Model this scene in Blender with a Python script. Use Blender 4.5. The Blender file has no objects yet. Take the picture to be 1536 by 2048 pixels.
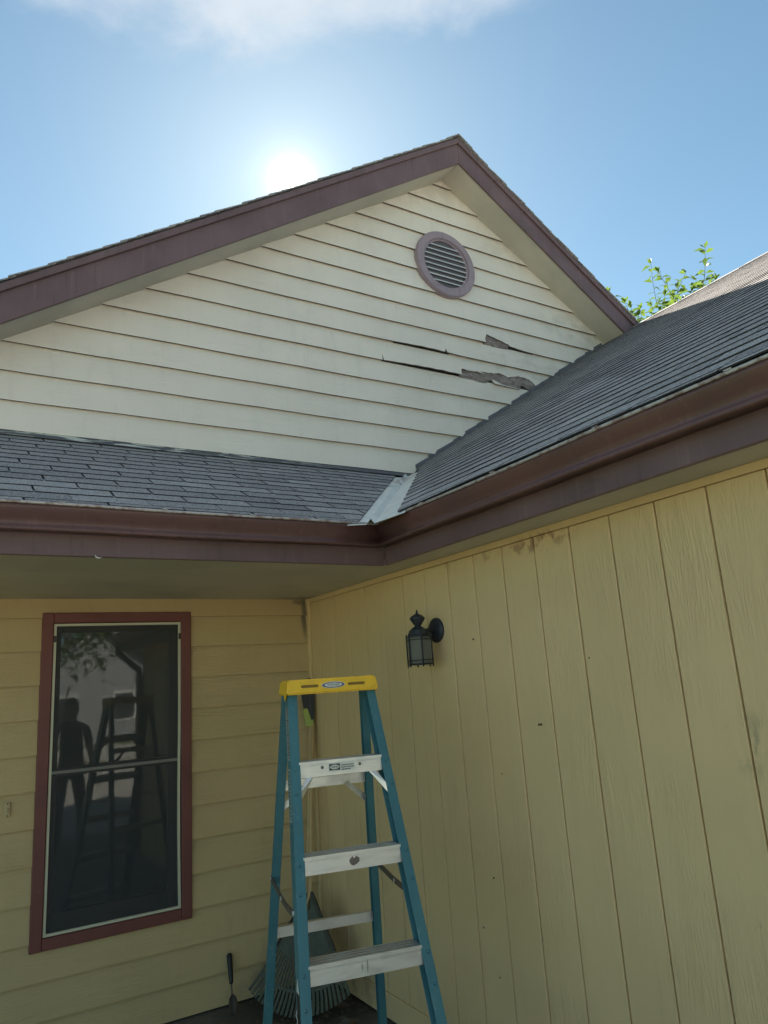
import bpy, bmesh, math, random
from mathutils import Vector, Matrix
random.seed(7)
R = math.radians
sc = bpy.context.scene
col = sc.collection

# ------------------------------------------------------------------ camera
CAM = Vector((-2.0899, -4.3833, 1.6619))
YAW, PITCH, ROLL, FPX = 0.55622, 0.232205, -0.068053, 1451.9
_f = Vector((math.sin(YAW)*math.cos(PITCH), math.cos(YAW)*math.cos(PITCH), math.sin(PITCH)))
_rt = Vector((math.cos(YAW), -math.sin(YAW), 0)); _up = _rt.cross(_f)
_R = math.cos(ROLL)*_rt + math.sin(ROLL)*_up
_U = -math.sin(ROLL)*_rt + math.cos(ROLL)*_up
cam_d = bpy.data.cameras.new('camera'); cam = bpy.data.objects.new('camera', cam_d); col.objects.link(cam)
m = Matrix(((_R.x, _U.x, -_f.x, CAM.x), (_R.y, _U.y, -_f.y, CAM.y), (_R.z, _U.z, -_f.z, CAM.z), (0, 0, 0, 1)))
cam.matrix_world = m
cam_d.sensor_fit = 'VERTICAL'; cam_d.sensor_height = 24; cam_d.lens = FPX/2048*24
cam_d.clip_start = .05; cam_d.clip_end = 3000
sc.camera = cam
sc.render.resolution_x = 768; sc.render.resolution_y = 1024

# ------------------------------------------------------------------ sky, sun, exposure
SUN = Vector((.340, .711, .616)).normalized()
EL = math.asin(SUN.z); AZ = math.atan2(SUN.x, SUN.y)
SKY_STRENGTH = .05
w = bpy.data.worlds.new('World'); sc.world = w; w.use_nodes = True
nt = w.node_tree; N = nt.nodes; L = nt.links; N.clear()
def wn(t, **k):
    n = N.new(t)
    for a, b in k.items(): setattr(n, a, b)
    return n
def wmath(op, a, b=None, clamp=False):
    n = wn('ShaderNodeMath', operation=op, use_clamp=clamp)
    for i, v in enumerate((a, b)):
        if v is None: continue
        if isinstance(v, (int, float)): n.inputs[i].default_value = v
        else: L.new(v, n.inputs[i])
    return n.outputs[0]
sky = wn('ShaderNodeTexSky', sky_type='NISHITA'); sky.sun_disc = False
sky.sun_elevation = EL; sky.sun_rotation = AZ; sky.altitude = 100
sky.air_density = .82; sky.dust_density = .15; sky.ozone_density = 1.5
tc = wn('ShaderNodeTexCoord'); nrm = wn('ShaderNodeVectorMath', operation='NORMALIZE'); L.new(tc.outputs['Generated'], nrm.inputs[0])
dot = wn('ShaderNodeVectorMath', operation='DOT_PRODUCT'); L.new(nrm.outputs[0], dot.inputs[0]); dot.inputs[1].default_value = SUN
angr = wmath('ARCCOSINE', wmath('MINIMUM', dot.outputs['Value'], .999999))
au = wmath('ADD', wmath('MULTIPLY', wmath('EXPONENT', wmath('MULTIPLY', angr, -1/R(.25))), 220.0),
           wmath('MULTIPLY', wmath('EXPONENT', wmath('MULTIPLY', angr, -1/R(3.0))), 1.3))
au = wmath('ADD', au, wmath('MULTIPLY', wmath('EXPONENT', wmath('MULTIPLY', angr, -1/R(.9))), 7.0))
sep = wn('ShaderNodeSeparateXYZ'); L.new(nrm.outputs[0], sep.inputs[0])
zc = wmath('MAXIMUM', sep.outputs['Z'], .05)
u_ = wmath('DIVIDE', sep.outputs['X'], zc); v_ = wmath('DIVIDE', sep.outputs['Y'], zc)
cmb = wn('ShaderNodeCombineXYZ'); L.new(u_, cmb.inputs[0]); L.new(v_, cmb.inputs[1])
nz = wn('ShaderNodeTexNoise'); nz.inputs['Scale'].default_value = 4.2; nz.inputs['Detail'].default_value = 9; nz.inputs['Roughness'].default_value = .56; nz.inputs['Distortion'].default_value = .35
L.new(cmb.outputs[0], nz.inputs['Vector'])
nz2 = wn('ShaderNodeTexNoise'); nz2.inputs['Scale'].default_value = 1.1; nz2.inputs['Detail'].default_value = 3
L.new(cmb.outputs[0], nz2.inputs['Vector'])
def sstep(x, a, b):
    mr = wn('ShaderNodeMapRange', interpolation_type='SMOOTHSTEP'); L.new(x, mr.inputs[0])
    mr.inputs[1].default_value = a; mr.inputs[2].default_value = b
    return mr.outputs[0]
lift = wmath('MULTIPLY', sstep(sep.outputs['Z'], .668, .745), wmath('SUBTRACT', 1.0, sstep(u_, .55, .95)))
dens = wmath('ADD', nz.outputs['Fac'], wmath('MULTIPLY', lift, .53))
dens = wmath('ADD', dens, wmath('MULTIPLY', wmath('SUBTRACT', nz2.outputs['Fac'], .5), .18))
cloud = wmath('MULTIPLY', sstep(dens, .72, 1.18), .78)
tint = wn('ShaderNodeVectorMath', operation='MULTIPLY'); L.new(sky.outputs[0], tint.inputs[0]); tint.inputs[1].default_value = (.90, 1.03, .875)
mix = wn('ShaderNodeMix', data_type='RGBA'); L.new(cloud, mix.inputs['Factor']); L.new(tint.outputs[0], mix.inputs['A'])
mix.inputs['B'].default_value = (4.3, 4.6, 4.9, 1)
warm = wn('ShaderNodeMix', data_type='RGBA', blend_type='ADD'); warm.inputs['Factor'].default_value = 1
glow = wn('ShaderNodeVectorMath', operation='SCALE'); glow.inputs[0].default_value = (1.0, .96, .88); L.new(au, glow.inputs['Scale'])
L.new(mix.outputs['Result'], warm.inputs['A']); L.new(glow.outputs[0], warm.inputs['B'])
bg = wn('ShaderNodeBackground'); bg.inputs[1].default_value = SKY_STRENGTH
L.new(warm.outputs['Result'], bg.inputs[0])
wo = wn('ShaderNodeOutputWorld'); L.new(bg.outputs[0], wo.inputs[0])

sun_d = bpy.data.lights.new('sun', 'SUN'); sun_d.energy = 5.0; sun_d.angle = R(.53); sun_d.color = (1, .90, .78)
sun = bpy.data.objects.new('sun', sun_d); col.objects.link(sun)
sun.rotation_euler = SUN.to_track_quat('Z', 'Y').to_euler(); sun.location = (3, 8, 12)

vs = sc.view_settings; vs.view_transform = 'Standard'; vs.look = 'None'; vs.gamma = 1; vs.exposure = 1.95
vs.use_curve_mapping = False
sc.cycles.max_bounces = 10; sc.cycles.diffuse_bounces = 6; sc.cycles.glossy_bounces = 4; sc.cycles.transparent_max_bounces = 12
sc.cycles.use_denoising = True; sc.cycles.sample_clamp_indirect = 6

# ------------------------------------------------------------------ materials
class NT:
    def __init__(s, name):
        s.m = bpy.data.materials.new(name); s.m.use_nodes = True
        s.t = s.m.node_tree; s.b = s.t.nodes['Principled BSDF']; s.pos = None
    def n(s, t, **k):
        n = s.t.nodes.new(t)
        for a, b in k.items(): setattr(n, a, b)
        return n
    def l(s, a, b): s.t.links.new(a, b)
    def P(s):
        if s.pos is None: s.pos = s.n('ShaderNodeNewGeometry').outputs['Position']
        return s.pos
    def scaled(s, v):
        n = s.n('ShaderNodeVectorMath', operation='MULTIPLY'); s.l(s.P(), n.inputs[0]); n.inputs[1].default_value = v
        return n.outputs[0]
    def noise(s, scale, detail=4, rough=.55, stretch=None, dist=0):
        n = s.n('ShaderNodeTexNoise'); n.inputs['Scale'].default_value = scale; n.inputs['Detail'].default_value = detail
        n.inputs['Roughness'].default_value = rough; n.inputs['Distortion'].default_value = dist
        s.l(s.scaled(stretch) if stretch else s.P(), n.inputs['Vector'])
        return n.outputs['Fac']
    def math(s, op, a, b=None, clamp=False):
        n = s.n('ShaderNodeMath', operation=op, use_clamp=clamp)
        for i, v in enumerate((a, b)):
            if v is None: continue
            if isinstance(v, (int, float)): n.inputs[i].default_value = v
            else: s.l(v, n.inputs[i])
        return n.outputs[0]
    def ss(s, x, a, b, lo=0, hi=1):
        n = s.n('ShaderNodeMapRange', interpolation_type='SMOOTHSTEP')
        s.l(x, n.inputs[0]); n.inputs[1].default_value = a; n.inputs[2].default_value = b; n.inputs[3].default_value = lo; n.inputs[4].default_value = hi
        return n.outputs[0]
    def mix(s, f, a, b, bt='MIX'):
        n = s.n('ShaderNodeMix', data_type='RGBA', blend_type=bt)
        for sock, v in ((n.inputs['Factor'], f), (n.inputs['A'], a), (n.inputs['B'], b)):
            if isinstance(v, (int, float)): sock.default_value = v
            elif isinstance(v, tuple): sock.default_value = v if len(v) == 4 else (*v, 1)
            else: s.l(v, sock)
        return n.outputs['Result']
    def bump(s, h, dist, strength=1, chain=None):
        n = s.n('ShaderNodeBump'); n.inputs['Distance'].default_value = dist; n.inputs['Strength'].default_value = strength
        s.l(h, n.inputs['Height'])
        if chain: s.l(chain, n.inputs['Normal'])
        s.l(n.outputs[0], s.b.inputs['Normal'])
        return n.outputs[0]
    def blob(s, c, r):
        """soft ellipsoid mask round world point c with radii r"""
        a = s.n('ShaderNodeVectorMath', operation='SUBTRACT'); s.l(s.P(), a.inputs[0]); a.inputs[1].default_value = c
        d = s.n('ShaderNodeVectorMath', operation='DIVIDE'); s.l(a.outputs[0], d.inputs[0]); d.inputs[1].default_value = r
        ln = s.n('ShaderNodeVectorMath', operation='LENGTH'); s.l(d.outputs[0], ln.inputs[0])
        return s.ss(ln.outputs['Value'], 1.0, .25)
    def rnd(s): return s.n('ShaderNodeObjectInfo').outputs['Random']
    def base(s, c, rough=.6, metal=0, spec=None):
        if isinstance(c, tuple): s.b.inputs['Base Color'].default_value = (*c, 1)
        else: s.l(c, s.b.inputs['Base Color'])
        if isinstance(rough, (int, float)): s.b.inputs['Roughness'].default_value = rough
        else: s.l(rough, s.b.inputs['Roughness'])
        s.b.inputs['Metallic'].default_value = metal
        if spec is not None: s.b.inputs['Specular IOR Level'].default_value = spec
        return s.m

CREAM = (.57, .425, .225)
def paint_siding(name, grain, colr, stains=()):
    t = NT(name)
    big = t.noise(1.3, 3); med = t.noise(9, 4)
    c = t.mix(t.ss(big, .35, .7), colr, tuple(v*.93 for v in colr))
    c = t.mix(t.math('MULTIPLY', t.ss(med, .55, .8), .25), c, tuple(v*.82 for v in colr))
    dirt = t.noise(42, 5, .7)
    c = t.mix(t.math('MULTIPLY', t.ss(dirt, .68, .78), .35), c, (.25, .22, .15))
    vst = t.noise(4, 5, .6, (5, 5, .35)); c = t.mix(t.math('MULTIPLY', t.ss(vst, .52, .75), .22), c, tuple(v*.72 for v in colr))
    rn = t.rnd(); c = t.mix(t.math('MULTIPLY', rn, .10), c, tuple(v*.72 for v in colr))
    for (pc, pr, sc_, thr, amt, pcol, stretch) in stains:
        k = t.math('MULTIPLY', t.blob(pc, pr), t.ss(t.noise(sc_, 6, .7, stretch), thr, thr+.16))
        c = t.mix(t.math('MULTIPLY', k, amt), c, pcol)
    t.base(c, .62, 0, .35)
    rn4 = t.math('MULTIPLY', rn, 37.0)
    def n4(scale, detail, rough, stretch, dist):
        n = t.n('ShaderNodeTexNoise', noise_dimensions='4D'); n.inputs['Scale'].default_value = scale; n.inputs['Detail'].default_value = detail
        n.inputs['Roughness'].default_value = rough; n.inputs['Distortion'].default_value = dist
        t.l(t.scaled(stretch), n.inputs['Vector']); t.l(rn4, n.inputs['W']); return n.outputs['Fac']
    g = n4(6.0, 7, .62, grain, .9)
    g2 = n4(3.2, 3, .5, tuple(v*.45 for v in grain), 1.6)
    ridg = t.math('ABSOLUTE', t.math('SUBTRACT', g2, .5))
    h = t.math('ADD', t.math('MULTIPLY', g, .7), t.math('MULTIPLY', t.math('PINGPONG', t.math('MULTIPLY', g2, 14.0), 1.0), .55))
    h = t.math('MULTIPLY', h, t.ss(t.noise(2.3, 4, .6), .35, .68, .12, 1.0))
    b1 = t.bump(h, .0048, .6)
    t.bump(t.noise(160, 3), .0006, .5, b1)
    return t.m
M = {}
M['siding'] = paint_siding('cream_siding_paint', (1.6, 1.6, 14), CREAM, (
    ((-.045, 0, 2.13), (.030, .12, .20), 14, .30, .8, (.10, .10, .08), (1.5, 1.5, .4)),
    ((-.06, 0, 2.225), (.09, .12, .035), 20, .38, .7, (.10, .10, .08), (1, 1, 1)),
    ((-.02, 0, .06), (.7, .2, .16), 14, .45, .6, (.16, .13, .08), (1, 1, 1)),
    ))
M['gable_siding'] = paint_siding('lit_gable_siding', (1.6, 1.6, 14), (.83, .755, .655), (  # lighter copy of the lower siding, standing in for stronger light up here
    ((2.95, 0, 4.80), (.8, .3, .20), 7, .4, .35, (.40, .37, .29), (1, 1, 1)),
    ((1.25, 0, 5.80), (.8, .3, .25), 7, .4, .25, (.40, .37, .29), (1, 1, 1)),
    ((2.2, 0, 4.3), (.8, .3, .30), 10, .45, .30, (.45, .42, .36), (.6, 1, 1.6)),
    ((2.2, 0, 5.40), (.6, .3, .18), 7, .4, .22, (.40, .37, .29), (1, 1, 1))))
M['panel'] = paint_siding('cream_panel_paint', (14, 14, 1.3), (.70, .525, .285), (
    ((0, -2.22, 2.185), (.1, .30, .055), 26, .45, .75, (.27, .13, .09), (1, 1, .8)),
    ((0, -1.75, 2.19), (.1, .45, .04), 22, .50, .55, (.30, .16, .11), (1, 1, .8)),
    ((0, -3.0, 1.42), (.1, .10, .13), 22, .44, .55, (.24, .21, .14), (1, 1, .6)),
    ((0, -2.9, .9), (.1, .30, .40), 30, .58, .4, (.30, .27, .18), (1, 1, .5)),
    ((0, -.05, .1), (.2, .9, .22), 12, .45, .55, (.15, .12, .07), (1, 1, 1)),
    ((0, -.02, .55), (.1, .18, .45), 5, .42, .5, (.26, .15, .07), (1, 1, .3))))
M['lap_edge'] = NT('shaded_lap_edge').base((.17, .145, .125), .9)
M['groove'] = NT('cream_groove_paint').base((.36, .31, .17), .7)
def t_soffit():
    t = NT('cream_soffit_paint')
    c = t.mix(t.ss(t.noise(2.2, 4), .35, .7), (.56, .52, .435), (.47, .44, .37))
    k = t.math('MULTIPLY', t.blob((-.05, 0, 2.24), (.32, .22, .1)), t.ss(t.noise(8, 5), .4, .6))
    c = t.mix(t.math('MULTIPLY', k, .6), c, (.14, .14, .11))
    t.base(c, .7, 0, .3); t.bump(t.noise(60, 4), .001, .5); return t.m
M['soffit'] = t_soffit()
def t_brown(name, c0, c1, wood=True, rough=.5):
    t = NT(name)
    c = t.mix(t.ss(t.noise(2.4, 4), .35, .7), c0, c1)
    c = t.mix(t.math('MULTIPLY', t.ss(t.noise(24, 5, .7), .62, .75), .35), c, tuple(min(1, v*1.7+.03) for v in c1))
    c = t.mix(t.math('MULTIPLY', t.ss(t.noise(5, 4, .6, (1, 1, 5)), .6, .8), .3), c, (.05, .035, .035))
    st_ = t.noise(5, 5, .65, (7, 7, .5))
    c = t.mix(t.math('MULTIPLY', t.ss(st_, .56, .72), .38), c, tuple(min(1, v*1.5+.02) for v in c0))
    c = t.mix(t.math('MULTIPLY', t.ss(st_, .44, .30), .40), c, tuple(v*.5 for v in c1))
    t.base(c, rough, 0, .45)
    t.bump(t.noise(18, 5, .6, (2, 2, 2)), .0012 if wood else .0005, .5); return t.m
M['trim'] = t_brown('plum_brown_trim_paint', (.165, .103, .108), (.130, .080, .083))
M['gutter'] = t_brown('brown_gutter_enamel', (.145, .072, .066), (.115, .060, .057), False, .33)
def t_lip():
    t = NT('scuffed_gutter_lip')
    c = t.mix(t.ss(t.noise(30, 4, .6, (1, 1, 1)), .45, .62), (.50, .46, .44), (.30, .22, .20))
    return t.base(c, .4, .3)
M['lip'] = t_lip()
def t_window_trim():
    t = NT('red_brown_window_paint')
    c = t.mix(t.ss(t.noise(3, 4), .35, .7), (.185, .062, .056), (.150, .050, .048))
    c = t.mix(t.math('MULTIPLY', t.ss(t.noise(30, 5, .7), .64, .75), .4), c, (.30, .17, .15))
    t.base(c, .5, 0, .4); t.bump(t.noise(30, 4, .6, (3, 3, 1)), .0008, .5); return t.m
M['wtrim'] = t_window_trim()
def t_shingle(name, a, b):
    t = NT(name)
    gr = t.noise(120, 4, .85); rn = t.rnd()
    c = t.mix(t.ss(rn, 0, 1), a, b)
    c = t.mix(t.ss(t.noise(1.1, 4), .35, .7), c, tuple(v*.72 for v in a))
    c = t.mix(t.math('MULTIPLY', t.ss(gr, .52, .62), .8), c, (.58, .57, .55))
    c = t.mix(t.math('MULTIPLY', t.ss(gr, .48, .38), .75), c, (.035, .035, .042))
    c = t.mix(t.math('MULTIPLY', t.ss(t.noise(55, 3, .7), .70, .76), .4), c, (.38, .37, .34))
    t.base(c, .9, 0, .25)
    t.bump(gr, .0022, .8); return t.m
M['shingle'] = t_shingle('grey_asphalt_granules', (.41, .392, .385), (.205, .197, .20))
M['shingle_edge'] = NT('asphalt_cut_edge').base((.028, .028, .030), .9)
def t_flash():
    t = NT('galvanised_valley_metal')
    c = t.mix(t.ss(t.noise(7, 4), .35, .65), (.76, .77, .73), (.66, .67, .63))
    rust = t.math('MULTIPLY', t.blob((.62, -.33, 3.02), (.17, .17, .13)), t.ss(t.noise(22, 5), .38, .55))
    c = t.mix(t.math('MULTIPLY', rust, .85), c, (.33, .22, .20))
    c = t.mix(t.math('MULTIPLY', t.ss(t.noise(40, 5, .7), .60, .72), .45), c, (.30, .29, .26))
    t.bump(t.noise(9, 4, .6), .01, .5)
    return t.base(c, .55, 0)
M['valley'] = t_flash()
def t_headflash():
    t = NT('flashing_with_paint_smears')
    k = t.ss(t.noise(5.0, 6, .62, (1, 2.6, 3.6), .6), .50, .56)
    k2 = t.math('MULTIPLY', t.blob((-1.2, -.05, 3.2), (1.75, .2, .2)), k)
    c = t.mix(k2, t.mix(t.noise(200, 2), (.07, .07, .08), (.15, .15, .165)), (.62, .64, .56))
    return t.base(c, .8)
M['headflash'] = t_headflash()
def t_rot():
    t = NT('rotten_hardboard_fibre')
    c = t.mix(t.ss(t.noise(14, 6, .7, (1, 1, 3)), .35, .65), (.38, .325, .30), (.21, .17, .155))
    c = t.mix(t.ss(t.noise(60, 4, .7), .6, .7), c, (.05, .04, .035))
    t.base(c, .95, 0, .1); t.bump(t.noise(45, 6, .75, (1, 1, 3)), .008, .9); return t.m
M['rot'] = t_rot()
M['crack_shade'] = NT('painted_crack_shade').base((.030, .026, .023), 1.0)
M['core'] = NT('wall_sheathing').base((.18, .15, .10), .9)
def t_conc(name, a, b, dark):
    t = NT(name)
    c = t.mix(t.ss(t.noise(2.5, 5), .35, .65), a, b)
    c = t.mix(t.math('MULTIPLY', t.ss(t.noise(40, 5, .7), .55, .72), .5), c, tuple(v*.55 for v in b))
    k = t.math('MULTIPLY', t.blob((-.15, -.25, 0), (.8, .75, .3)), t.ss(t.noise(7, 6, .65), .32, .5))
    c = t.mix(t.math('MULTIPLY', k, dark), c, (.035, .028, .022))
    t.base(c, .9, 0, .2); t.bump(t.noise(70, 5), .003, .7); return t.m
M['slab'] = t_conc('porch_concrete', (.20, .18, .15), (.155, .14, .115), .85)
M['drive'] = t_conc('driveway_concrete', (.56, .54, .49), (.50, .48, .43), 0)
def t_grass():
    t = NT('lawn_grass')
    c = t.mix(t.ss(t.noise(3, 6), .3, .7), (.085, .13, .03), (.13, .15, .05))
    t.base(c, .9, 0, .2); t.bump(t.noise(80, 4), .02, 1); return t.m
M['grass'] = t_grass()

# ------------------------------------------------------------------ mesh helpers
def link(o, parent=None):
    col.objects.link(o)
    if parent is not None: o.parent = parent
    return o
def empty(name, loc=(0, 0, 0), rz=0, parent=None):
    o = bpy.data.objects.new(name, None); o.location = loc; o.rotation_euler = (0, 0, rz); o.empty_display_size = .1
    return link(o, parent)
def tag(o, label, cat, group=None, kind=None):
    if label: o['label'] = label
    if cat: o['category'] = cat
    if group: o['group'] = group
    if kind: o['kind'] = kind
    return o
class MB:
    def __init__(s): s.v = []; s.f = []; s.mi = []; s.sm = []
    def add(s, vs, fs, mi=0, sm=False):
        o = len(s.v); s.v += [tuple(p) for p in vs]
        for f in fs: s.f.append([i+o for i in f]); s.mi.append(mi); s.sm.append(sm)
        return s
    def box(s, x0, x1, y0, y1, z0, z1, mi=0):
        return s.add([(x0,y0,z0),(x1,y0,z0),(x1,y1,z0),(x0,y1,z0),(x0,y0,z1),(x1,y0,z1),(x1,y1,z1),(x0,y1,z1)],
                     [(0,3,2,1),(4,5,6,7),(0,1,5,4),(1,2,6,5),(2,3,7,6),(3,0,4,7)], mi)
    def hexa(s, a, b, mi=0):
        """a, b: two quads (4 points each) joined"""
        return s.add(list(a)+list(b), [(3,2,1,0),(4,5,6,7),(0,1,5,4),(1,2,6,5),(2,3,7,6),(3,0,4,7)], mi)
    def prism(s, poly, vec, mi=0, mi_side=None):
        n = len(poly); vec = Vector(vec); p = [Vector(q) for q in poly]
        s.add(p + [q+vec for q in p], [list(range(n))[::-1], [i+n for i in range(n)]], mi)
        o = len(s.v)-2*n
        for i in range(n):
            j = (i+1) % n
            s.f.append([o+i, o+j, o+n+j, o+n+i]); s.mi.append(mi if mi_side is None else mi_side); s.sm.append(False)
        return s
    def tube(s, pts, r, n=8, mi=0, caps=True, smooth=True, up=None):
        pts = [Vector(p) for p in pts]; rs = r if isinstance(r, (list, tuple)) else [r]*len(pts)
        rings = []
        for i, p in enumerate(pts):
            t = (pts[min(i+1, len(pts)-1)] - pts[max(i-1, 0)]).normalized()
            a = t.cross(Vector((0, 0, 1)) if abs(t.z) < .95 else Vector((1, 0, 0))).normalized(); b = t.cross(a)
            rings.append([p + (a*math.cos(2*math.pi*k/n) + b*math.sin(2*math.pi*k/n))*rs[i] for k in range(n)])
        vs = [q for ring in rings for q in ring]; fs = []
        for i in range(len(pts)-1):
            for k in range(n): fs.append((i*n+k, i*n+(k+1) % n, (i+1)*n+(k+1) % n, (i+1)*n+k))
        s.add(vs, fs, mi, smooth)
        if caps:
            o = len(s.v)-len(vs)
            for base, rev in ((0, 0), ((len(pts)-1)*n, 1)):
                f = [o+base+k for k in range(n)]
                s.f.append(f if rev else f[::-1]); s.mi.append(mi); s.sm.append(False)
        return s
    def lathe(s, prof, c, n=24, mi=0, smooth=False, axis='z', phase=0):
        c = Vector(c); vs = []
        for (r, h) in prof:
            for k in range(n):
                a = 2*math.pi*k/n+phase
                if axis == 'z': vs.append(c+Vector((r*math.cos(a), r*math.sin(a), h)))
                elif axis == 'x': vs.append(c+Vector((h, r*math.cos(a), r*math.sin(a))))
                else: vs.append(c+Vector((r*math.cos(a), h, r*math.sin(a))))
        fs = []
        for i in range(len(prof)-1):
            for k in range(n): fs.append((i*n+k, i*n+(k+1) % n, (i+1)*n+(k+1) % n, (i+1)*n+k))
        fs.append(list(range(n))[::-1]); fs.append([(len(prof)-1)*n+k for k in range(n)])
        return s.add(vs, fs, mi, smooth)
    def mesh(s, name, mats, bevel=0, segs=1):
        me = bpy.data.meshes.new(name); me.from_pydata(s.v, [], s.f)
        for mt in (mats if isinstance(mats, (list, tuple)) else [mats]): me.materials.append(mt)
        for i, p in enumerate(me.polygons): p.material_index = s.mi[i]; p.use_smooth = s.sm[i]
        bm = bmesh.new(); bm.from_mesh(me)
        bmesh.ops.recalc_face_normals(bm, faces=bm.faces)
        if bevel: bmesh.ops.bevel(bm, geom=[e for e in bm.edges if e.is_manifold and e.calc_face_angle(0) > .5], offset=bevel, segments=segs, affect='EDGES', clamp_overlap=True)
        bm.to_mesh(me); bm.free(); me.update()
        return me
    def obj(s, name, mats, parent=None, bevel=0, segs=1, loc=None):
        o = bpy.data.objects.new(name, s.mesh(name, mats, bevel, segs))
        if loc: o.location = loc
        return link(o, parent)
def text_obj(name, txt, size, mat, parent, mtx, depth=.0004, sx=1, align='CENTER'):
    cu = bpy.data.curves.new(name+'_c', 'FONT'); cu.body = txt; cu.size = size; cu.align_x = align; cu.align_y = 'CENTER'; cu.extrude = depth; cu.resolution_u = 3
    to = bpy.data.objects.new(name+'_c', cu); col.objects.link(to)
    bpy.context.view_layer.update()
    me = bpy.data.meshes.new_from_object(to.evaluated_get(bpy.context.evaluated_depsgraph_get()))
    bpy.data.objects.remove(to); bpy.data.curves.remove(cu)
    me.transform(Matrix.Diagonal((sx, 1, 1, 1))); me.transform(mtx)
    me.materials.clear(); me.materials.append(mat)
    o = bpy.data.objects.new(name, me); return link(o, parent)

# ------------------------------------------------------------------ house constants
ZS = 2.2414                    # porch ceiling
FX, FY, ZF = -.235, -1.372, 2.228   # fascia faces and bottom
EX, EY, ZE = -.33, -1.44, 2.4185      # roof eave line
SR, SB = .6406, .5312               # right roof and porch roof slopes
RIDX = 3.50
zr = lambda x: ZE + SR*(x-EX)
zb = lambda y: ZE + SB*(y-EY)
GX, GZ, GS = 1.451, 5.945, .6625    # gable soffit apex
zg = lambda x: GZ - GS*abs(x-GX)
OH = .265
GB = 3.372; GP = .1788              # gable siding base line and pitch

# ------------------------------------------------------------------ ground
g = MB(); g.add([(-400,-400,-.06),(400,-400,-.06),(400,400,-.06),(-400,400,-.06)], [(0,1,2,3)])
o = g.obj('ground', M['grass']); tag(o, 'green lawn spreading out round the house', None, kind='structure')
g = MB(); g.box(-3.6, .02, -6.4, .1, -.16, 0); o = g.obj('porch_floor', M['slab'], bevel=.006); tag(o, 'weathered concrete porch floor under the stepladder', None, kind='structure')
g = MB(); g.box(-26, 26, -17.5, -6.45, -.14, -.03); o = g.obj('driveway', M['drive'], bevel=.01); tag(o, 'pale concrete driveway in front of the porch', None, kind='structure')  # real drive, widened and kept pale to bounce sun onto the shaded walls
g = MB(); g.box(-60, 60, -28, -20, -.14, -.045); o = g.obj('road', M['drive']); tag(o, 'pale road running past the lawn', None, kind='structure')  # unseen road, added as more pale concrete throwing light back

# ------------------------------------------------------------------ house
house = empty('house'); tag(house, 'cream sided house with plum brown trim, grey shingles and gable vent', 'house')

# --- lap siding
def board(parent, x0, x1, zbot, ztop, topf=None, botf=None, outf=None, xs=None, step=.22, name='siding_board', y0=0, mat='siding'):
    xs = sorted(set([x0, x1] + [x for x in (xs or []) if x0 < x < x1]))
    full = []
    for a, b in zip(xs, xs[1:]):
        n = max(1, int((b-a)/step)); full += [a+(b-a)*i/n for i in range(n)]
    full.append(xs[-1])
    mb = MB(); vs = []; lo = .029; hi = .006; th = .013
    for x in full:
        b = botf(x) if botf else zbot
        t = min(ztop+.012, topf(x)) if topf else ztop+.012
        t = max(t, b+.002)
        k = (b-zbot)/(ztop-zbot); ex = outf(x) if outf else 0
        kt = (t-zbot)/(ztop-zbot)
        yb = -(lo+(hi-lo)*k)-ex; yt = -(lo+(hi-lo)*kt)-ex*max(0, 1-kt)
        vs += [(x, y0+yb, b), (x, y0+yt, t), (x, y0+min(yt+th, -.0005), t), (x, y0+yb+th, b)]
    fs = []
    for i in range(len(full)-1):
        a = i*4; b = a+4
        fs += [(a, b, b+1, a+1), (a+1, b+1, b+2, a+2), (a+2, b+2, b+3, a+3), (a+3, b+3, b, a)]
    fs += [(0, 1, 2, 3), tuple(len(vs)-4+k for k in (3, 2, 1, 0))]
    mb.add(vs, fs)
    for i in range(len(full)-1): mb.mi[i*4+3] = 1        # lower edge of the lap, its shade put into the colour
    return mb.obj(name, [M[mat], M['lap_edge']], parent)

WX0, WX1, WZ0, WZ1 = -1.6133, -.8011, .4845, 2.1622
bw = MB()
bw.box(-3.4, WX0+.04, 0, .12, -.06, ZS); bw.box(WX1-.04, .12, 0, .12, -.06, ZS)
bw.box(WX0+.04, WX1-.04, 0, .12, -.06, WZ0+.04); bw.box(WX0+.04, WX1-.04, 0, .12, WZ1-.04, ZS)
back_wall = bw.obj('back_wall', M['core'], house)
Z0 = .0; zl = [.0, .174] + [.348+.1786*k for k in range(12)]
for i, zb0 in enumerate(zl):
    zt = zl[i+1] if i+1 < len(zl) else ZS
    zt = min(zt, ZS)
    if zb0 >= ZS-.01: break
    if i == 0: zb0 = .012
    if zt <= WZ0+.02 or zb0 >= WZ1-.02:
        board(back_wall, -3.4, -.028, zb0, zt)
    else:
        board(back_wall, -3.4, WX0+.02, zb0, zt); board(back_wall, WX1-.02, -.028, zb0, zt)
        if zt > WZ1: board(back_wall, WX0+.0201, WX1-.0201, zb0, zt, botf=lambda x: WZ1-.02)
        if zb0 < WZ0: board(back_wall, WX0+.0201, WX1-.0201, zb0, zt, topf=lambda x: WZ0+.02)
mb = MB(); mb.box(-.030, -.0125, -.045, -.0005, .012, ZS-.001); mb.obj('corner_trim', M['panel'], back_wall, bevel=.003)

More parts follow.
